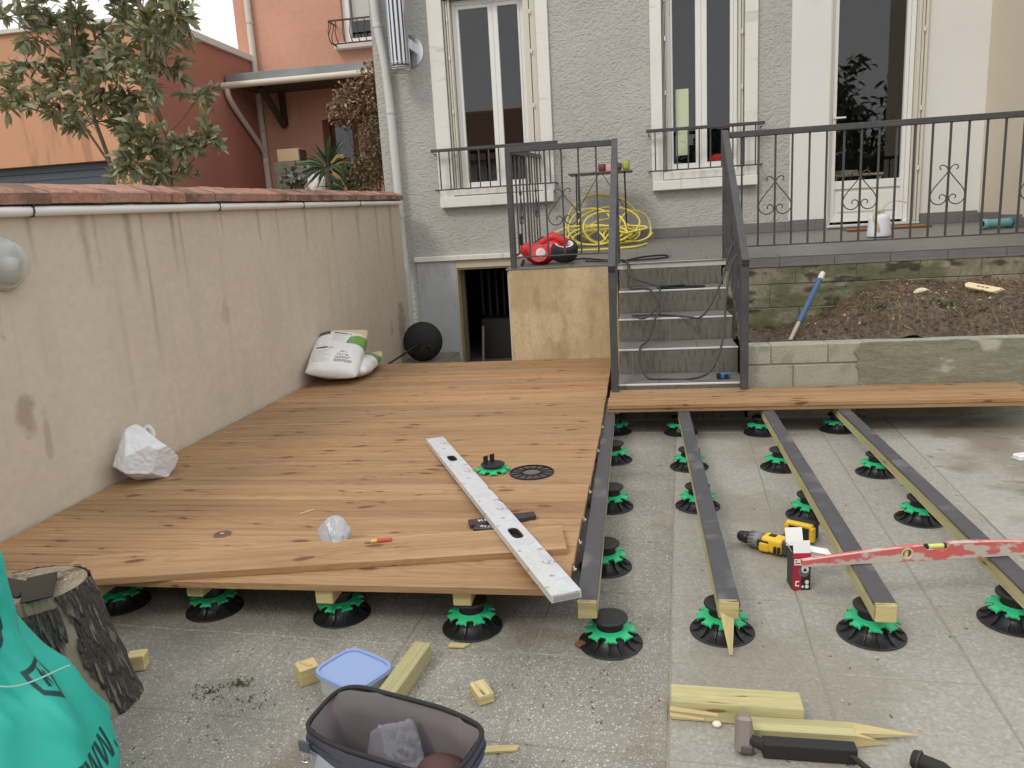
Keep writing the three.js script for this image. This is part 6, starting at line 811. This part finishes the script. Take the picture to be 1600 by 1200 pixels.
{ // tool bag, open
  const t = thing('tool_bag', 'open grey tool bag with dark rim and brown lining', 'bag', [-0.594, 0.0005, -1.542], -0.26);
  const N = 64, se = (q, a, b) => { const c = Math.cos(q), s = Math.sin(q); return [a * Math.sign(c) * Math.abs(c) ** 0.5, b * Math.sign(s) * Math.abs(s) ** 0.62]; };
  const top = (q) => 0.288 + 0.022 * -Math.sin(q) + 0.008 * Math.cos(q * 3);
  const loft = (rows, amp = 1) => { const P = [], U = []; const pt = (k, j) => { const q = (k % N) / N * 6.2832, [a, b, yy, f] = rows[j], [x, z] = se(q, a, b), dent = 0.012 * amp * n3(Math.cos(q) * 3, Math.sin(q) * 3, (yy === 'top' ? 0.3 : yy) * 9, 6); return [x * (1 + dent), yy === 'top' ? top(q) + f : yy + f, z * (1 + dent * 3) + (yy === 'top' ? 0.006 * Math.sin(q * 5) : 0)]; };
    for (let j = 0; j + 1 < rows.length; j++) for (let k = 0; k < N; k++) { const a = pt(k, j), b = pt(k + 1, j), c = pt(k + 1, j + 1), d = pt(k, j + 1); P.push(...a, ...c, ...b, ...a, ...d, ...c); }
    let g = new THREE.BufferGeometry(); g.setAttribute('position', new THREE.BufferAttribute(new Float32Array(P), 3)); g = mergeVertices(g); g.computeVertexNormals(); return g; };
  const fab = (r, g, b) => new THREE.MeshPhysicalMaterial({ color: S(r, g, b), roughness: 0.9, sheen: 0.4, sheenRoughness: 0.6, side: THREE.DoubleSide });
  mesh('outer_shell', loft([[0.0, 0.0, 0.002, 0], [0.19, 0.085, 0.002, 0], [0.205, 0.092, 0.02, 0], [0.215, 0.096, 0.12, 0], [0.22, 0.092, 0.2, 0], [0.222, 0.085, 'top', -0.05]]), fab(168, 166, 178), t);
  mesh('dark_band', loft([[0.2235, 0.0865, 'top', -0.056], [0.2265, 0.088, 'top', -0.02], [0.225, 0.085, 'top', 0]]), fab(76, 78, 88), t);
  mesh('lining', loft([[0.221, 0.081, 'top', 0.002], [0.210, 0.070, 'top', -0.03], [0.20, 0.072, 'top', -0.06], [0.20, 0.078, 0.19, 0], [0.195, 0.08, 0.13, 0], [0.195, 0.08, 0.08, 0], [0.18, 0.07, 0.03, 0], [0, 0, 0.03, 0]], 5), fab(122, 114, 116), t);
  const rim = []; for (let k = 0; k < 48; k++) { const q = k / 48 * 6.2832, [x, z] = se(q, 0.2235, 0.0835); rim.push([x, top(q) + 0.003, z]); } mesh('zip_rim', tube(rim, 0.006, 160, 8, true), M.blackMatt, t);
  const rim2 = []; for (let k = 0; k < 48; k++) { const q = k / 48 * 6.2832, [x, z] = se(q, 0.2285, 0.089); rim2.push([x, top(q) - 0.028, z]); } mesh('piping', tube(rim2, 0.0035, 160, 6, true), plain(58, 62, 74, 0.8), t);
  mesh('ring_loop', new THREE.TorusGeometry(0.016, 0.0028, 8, 20).rotateY(0.3).translate(-0.2, 0.222, 0.084), M.steel, t); mesh('ring_tab', bx(0.032, 0.03, 0.006, -0.2, 0.25, 0.085, 0.002), fab(84, 86, 96), t);
  mesh('side_pocket', bend(ico(0.07, 8), (v) => { v.x = v.x * 0.42 + 0.236; v.y = v.y * 1.6 + 0.12; v.z *= 1.05; }), fab(150, 152, 160), t);
  mesh('seam_line', tube([[-0.15, 0.05, 0.106], [-0.1, 0.2, 0.103], [0.1, 0.19, 0.103], [0.16, 0.05, 0.105]], 0.002, 40, 5), plain(118, 116, 126, 0.9), t);
  const pb2 = thing('clear_bag', 'crumpled clear plastic bag inside the open tool bag', 'bag', [-0.60, 0.06, -1.56]); mesh('plastic', bend(crumple(ico(0.075, 14), 0.3, 3, 33), (v) => { v.y = v.y * 1.5 + 0.1; if (v.y > 0.14) { const k = 1 + (v.y - 0.14) * 1.5; v.x *= k; v.z *= 0.8; } }), film(214, 214, 222, 0.8, 0.12), pb2);
  const br = thing('brown_pouch', 'dark brown leather pouch inside the open tool bag', 'pouch', [-0.475, 0.05, -1.535], -0.2); mesh('pouch', bend(ico(0.085, 8), (v) => { v.y = v.y * 1.1 + 0.08; v.z *= 0.75; v.multiplyScalar(1 + 0.1 * n3(v.x * 14, v.y * 14, v.z * 14, 3)); }), plain(88, 60, 56, 0.75), br);
}
{ // tree stump
  const t = thing('tree_stump', 'sawn tree stump with peeling dark bark at the front of the deck', 'stump', [-1.85, 0, -1.955]); const H = 0.425, N = 72, K = 26;
  const rad = (q, k) => { const c = Math.cos(q), s = Math.sin(q); let r = lerp(0.2, 0.15, Math.pow(k, 0.8)) * (1 + 0.05 * Math.cos(2 * q + 0.6) + 0.07 * n3(c * 2, s * 2, k * 1.2, 3)); const front = 0.13 / Math.max(0.05, c * 0.1 + s * 0.995); if (front > 0 && c * 0.1 + s * 0.995 > 0.05) r = Math.min(r, front * lerp(1.25, 1.05, k)); return r; };
  const lean = (k) => [-0.045 * k, 0.005 * k]; const P = (q, k, off) => { const r = rad(q, k) + off, [lx, lz] = lean(k); return [r * Math.cos(q) + lx, k * H + 0.006 * (k > 0.99 ? n3(Math.cos(q) * 3, Math.sin(q) * 3, 1, 6) : 0), r * Math.sin(q) + lz]; };
  const shell = (q0, q1, off, cut) => { const pos = [], uv = []; for (let i = 0; i < N; i++) for (let j = 0; j < K; j++) { const a = lerp(q0, q1, i / N), b = lerp(q0, q1, (i + 1) / N), k0 = j / K, k1 = (j + 1) / K; if (cut && !cut((a + b) / 2, (k0 + k1) / 2)) continue; const o = (q, k) => off * (1 + (off > 0.001 ? 1.3 * n3(Math.cos(q) * 7, Math.sin(q) * 7, k * 6, 9) + 1.2 * n3(Math.cos(q) * 18, Math.sin(q) * 18, k * 9, 5) : 0)); const A = P(a, k0, o(a, k0)), B = P(b, k0, o(b, k0)), C = P(b, k1, o(b, k1)), D = P(a, k1, o(a, k1)); pos.push(...A, ...C, ...B, ...A, ...D, ...C); for (const [q, k] of [[a, k0], [b, k1], [b, k0], [a, k0], [a, k1], [b, k1]]) uv.push(q * 0.19, k * H); } let g = new THREE.BufferGeometry(); g.setAttribute('position', new THREE.BufferAttribute(new Float32Array(pos), 3)); g.setAttribute('uv', new THREE.BufferAttribute(new Float32Array(uv), 2)); g = mergeVertices(g, 1e-4); g.computeVertexNormals(); return g; };
  mesh('wood_body', shell(0, 6.2832, 0), M.cutWood, t);
  mesh('bark', shell(-2.6, 0.5, 0.008, (q, k) => q < 0.12 + 0.25 * k + 0.2 * n3(k * 7, 1, 1, 4)), M.bark, t); mesh('bark', shell(0.45, 1.5, 0.006, (q, k) => k > 0.45 + 0.9 * Math.pow(Math.abs(q - 0.72), 1.2) + 0.12 * n3(q * 6, k * 5, 1, 3) && k < 0.94), M.bark, t);
  const tp = [], tu = []; for (let i = 0; i < N; i++) { const a = i / N * 6.2832, b = (i + 1) / N * 6.2832, A = P(a, 1, 0), B = P(b, 1, 0), c = [lean(1)[0], H + 0.002, lean(1)[1]]; tp.push(...c, ...B, ...A); for (const q of [c, B, A]) tu.push((q[0] - c[0]) * 2.6 + 0.5, (q[2] - c[2]) * 2.6 + 0.5); } const tg = new THREE.BufferGeometry(); tg.setAttribute('position', new THREE.BufferAttribute(new Float32Array(tp), 3)); tg.setAttribute('uv', new THREE.BufferAttribute(new Float32Array(tu), 2)); tg.computeVertexNormals(); mesh('cut_face', tg, M.cutTop, t);
  const mk = (label, x, y, z, ry, rz) => { const p = thing('smartphone', label, 'phone', [x, y, z], ry); p.rotation.order = 'YXZ'; p.rotation.z = rz; mesh('case', bx(0.086, 0.009, 0.185, 0, 0.0045, 0, 0.003), plain(48, 48, 50, 0.5), p); mesh('screen', bx(0.08, 0.001, 0.178, 0, 0.0096, 0, 0.0004), plain(22, 23, 25, 0.2), p); };
  mk('dark smartphone lying face up on the tree stump', -1.825, 0.437, -1.91, -0.62 + Math.PI * 0 + 1.24, 0); mk('second dark phone half hidden under the first on the stump', -1.945, 0.4275, -1.925, 1.35, 0);
  const ch = []; for (let k = 0; k < 60; k++) { const a = R(0, 6.28), r = R(0, 0.11); ch.push(at(new THREE.TetrahedronGeometry(R(0.002, 0.005)), -0.045 + r * Math.cos(a), H + 0.004, r * Math.sin(a) * 0.8, R(0, 3), R(0, 3), 0)); } const o = mesh('sawdust', ch, plain(206, 196, 172, 0.9), t); o.userData.kind = 'stuff';
}
{ // teal sack
  const tx = canvasTex(1024, 512, (c, w, h) => { c.fillStyle = '#27b3a0'; c.fillRect(0, 0, w, h); c.strokeStyle = '#123f3c'; c.fillStyle = '#123f3c'; c.lineWidth = 7; const shield = (x, y, s) => { c.beginPath(); c.moveTo(x - s, y - s * 0.8); c.lineTo(x + s, y - s * 0.8); c.lineTo(x + s, y + s * 0.3); c.lineTo(x, y + s); c.lineTo(x - s, y + s * 0.3); c.closePath(); c.stroke(); c.beginPath(); c.moveTo(x - s * 0.4, y + s * 0.3); c.lineTo(x, y - s * 0.4); c.lineTo(x + s * 0.1, y + s * 0.2); c.lineTo(x + s * 0.5, y - s * 0.2); c.stroke(); }; for (const x of [90, 250, 600, 760]) { shield(x, 210, 26); shield(x + 40, 300, 26); } c.font = 'bold 44px sans-serif'; for (const x of [60, 215, 570]) c.fillText('www.', x, 400); });
  const t = thing('teal_sack', 'large turquoise plastic rubble sack with black print beside the tree stump', 'sack', [-1.76, 0.0005, -1.42]); t.scale.set(0.97, 0.95, 1);
  const prof = [[0, 0], [0.36, 0.0], [0.43, 0.04], [0.455, 0.14], [0.44, 0.24], [0.405, 0.34], [0.36, 0.42], [0.315, 0.48], [0.285, 0.54], [0.27, 0.6], [0.265, 0.66], [0.265, 0.72], [0.262, 0.77], [0.235, 0.80], [0.18, 0.79], [0.08, 0.72], [0, 0.70]];
  const cv = new THREE.CatmullRomCurve3(prof.map(([a, b]) => V([a, b, 0]))).getPoints(90).map((p) => new THREE.Vector2(Math.max(0, p.x), p.y));
  const g = new THREE.LatheGeometry(cv, 140); bend(g, (v) => { const a = Math.atan2(v.z, v.x), r = Math.hypot(v.x, v.z), y = v.y; const fold = 0.026 * Math.sin(a * 9 + y * 6 + 2 * n3(Math.cos(a) * 2, Math.sin(a) * 2, y * 3, 4)) * sm(0.05, 0.4, y) + 0.05 * n3(Math.cos(a) * 3 + y * 2, Math.sin(a) * 3, y * 4, 7) + 0.055 * Math.abs(n3(Math.cos(a) * 7 + y * 9, Math.sin(a) * 7 - y * 5, y * 8, 12)); const k = 1 + fold * Math.min(1, r * 6) * 1.7; v.x *= k; v.z *= k * 0.72; v.y = Math.max(0, y + 0.02 * n3(v.x * 4, v.z * 4, y * 4, 9) * sm(0, 0.1, y)); });
  const m = new THREE.MeshPhysicalMaterial({ map: tx, roughness: 0.45, transmission: 0, side: THREE.DoubleSide }); mesh('sack_body', g, m, t);
  mesh('tie_string', tube([[0.19, 0.62, 0.12], [0.26, 0.57, 0.1], [0.33, 0.50, 0.05], [0.36, 0.46, -0.1]], 0.0025, 30, 5), plain(150, 206, 196, 0.5), t);
}
{ // plug and cable at the edge
  const t = thing('power_plug', 'black power connector on a cable lying on the patio', 'plug', [0.69, 0.0005, -1.885], -0.62); mesh('shell', lathe([[0.0, 0], [0.021, 0], [0.024, 0.004], [0.024, 0.014], [0.02, 0.018], [0.021, 0.07], [0.014, 0.09], [0, 0.09]], 20).rotateZ(-Math.PI / 2).translate(0, 0.024, 0), M.blackMatt, t); mesh('face', new THREE.CylinderGeometry(0.019, 0.019, 0.003, 18).rotateZ(Math.PI / 2).translate(-0.0005, 0.024, 0), plain(112, 106, 98, 0.6), t); mesh('collar', new THREE.TorusGeometry(0.022, 0.004, 8, 20).rotateY(Math.PI / 2).translate(0.016, 0.0255, 0), plain(58, 56, 56, 0.6), t);
  mesh('cable', tube([[0.08, 0.024, 0], [0.13, 0.02, 0.0], [0.2, 0.012, 0.03], [0.32, 0.009, 0.1], [0.4, 0.009, 0.2]], 0.009, 40, 8), M.blackMatt, t);
  const c = thing('rubber_cable', 'black rubber cable running on from behind the hammer handle', 'cable'); mesh('wire', tube([[0.53, 0.03, -1.885], [0.555, 0.02, -1.86], [0.58, 0.011, -1.84], [0.66, 0.009, -1.83], [0.8, 0.009, -1.80], [0.95, 0.009, -1.70], [1.2, 0.009, -1.6]], 0.008, 60, 8), M.blackMatt, c);
  const p = thing('plastic_block', 'small white plastic piece on the concrete beyond the beams', 'plastic piece', [2.14, 0, -4.5], 0.3); mesh('shell', bx(0.11, 0.03, 0.06, 0, 0.015, 0, 0.008), plain(228, 228, 226, 0.4), p); mesh('lip', bx(0.115, 0.006, 0.066, 0, 0.004, 0, 0.002), plain(214, 214, 212, 0.5), p);
  const chip = (label, x, z, ry, pts, m) => { const q = thing('wood_chip', label, 'wood chip', [x, 0.001, z], ry); mesh('wood', uvm(extrude(pts, 0.006, [], 0.001).rotateX(-Math.PI / 2), 'x', R(0, 1), R(0, 1)), m, q); };
  chip('thin pale wood chip in front of a deck pedestal', -0.645, -2.385, 0.1, [[-0.035, -0.008], [0.02, -0.014], [0.04, 0.004], [0.012, 0.008], [-0.03, 0.012]], M.pineRaw); chip('pale splinter of wood beside the tool bag', -0.40, -1.86, 0.2, [[-0.06, -0.012], [0.04, -0.014], [0.05, 0.006], [-0.05, 0.012]], M.pineRaw); chip('brown scrap of wood beside the free pedestal', -0.215, -2.42, 0.7, [[-0.02, -0.016], [0.018, -0.012], [0.014, 0.016], [-0.016, 0.012]], plain(120, 88, 62, 0.9));
  const st = thing('white_pebble', 'small white pebble beside the thick timber offcut', 'pebble', [0.205, 0.0, -2.01]); mesh('pebble', bend(ico(0.012, 4), (v) => { v.y = v.y * 0.7 + 0.008; v.x *= 1.1; }), plain(232, 224, 210, 0.7), st);
  const sw = thing('straw', 'thin wooden sliver lying on the deck', 'sliver', [-1.515, DT + 0.001, -3.13], 0.9); mesh('wood', bx(0.07, 0.004, 0.005, 0, 0.002, 0, 0.001), plain(222, 196, 150, 0.9), sw);
}
{ // grit, sawdust, dry bits and moss on the slabs
  const o = new THREE.Group(); o.name = 'patio_litter'; o.userData = { label: 'scattered grit, wood shavings and dry bits on the patio slabs', category: 'litter', kind: 'stuff' }; scene.add(o); const r = rng(444);
  const sets = [[plain(206, 190, 150, 0.95), 240, 0.0026], [plain(104, 92, 74, 0.95), 240, 0.003], [plain(190, 188, 180, 0.95), 260, 0.003], [plain(126, 98, 74, 0.95), 130, 0.0035]];
  for (const [m, n, s] of sets) { const g = []; for (let k = 0; k < n; k++) { const near = r(), x = near < 0.5 ? -1.5 + 1.5 * r() : -1.6 + 3.6 * r(), z = near < 0.5 ? -2.35 + 0.8 * r() : -1.4 - 3.7 * r(); g.push(at(new THREE.TetrahedronGeometry(s * (0.5 + r())).scale(1 + 2 * r(), 0.6, 1), x, 0.0015, z, 0, r() * 6.28, 0)); } const q = mesh('bits', g, m, o); q.userData.kind = 'stuff'; }
  const moss = new Leaves(); for (const [x, z, n, s] of [[-1.33, -2.11, 70, 0.05], [-1.41, -2.06, 60, 0.08], [-1.25, -2.02, 30, 0.1]]) for (let k = 0; k < n; k++) { const e = dirRnd(r, 0.6), a = r() * 6.28, q = s * r(); moss.add([x + q * Math.cos(a), 0.001, z + q * Math.sin(a) * 0.6], e, 0.006 + 0.012 * r(), 0.003, perp(e, r)); } const mo = mesh('moss_tufts', moss.geo(), plain(84, 98, 52, 0.95), o); mo.userData.kind = 'stuff';
}
renderer.render(scene, camera);
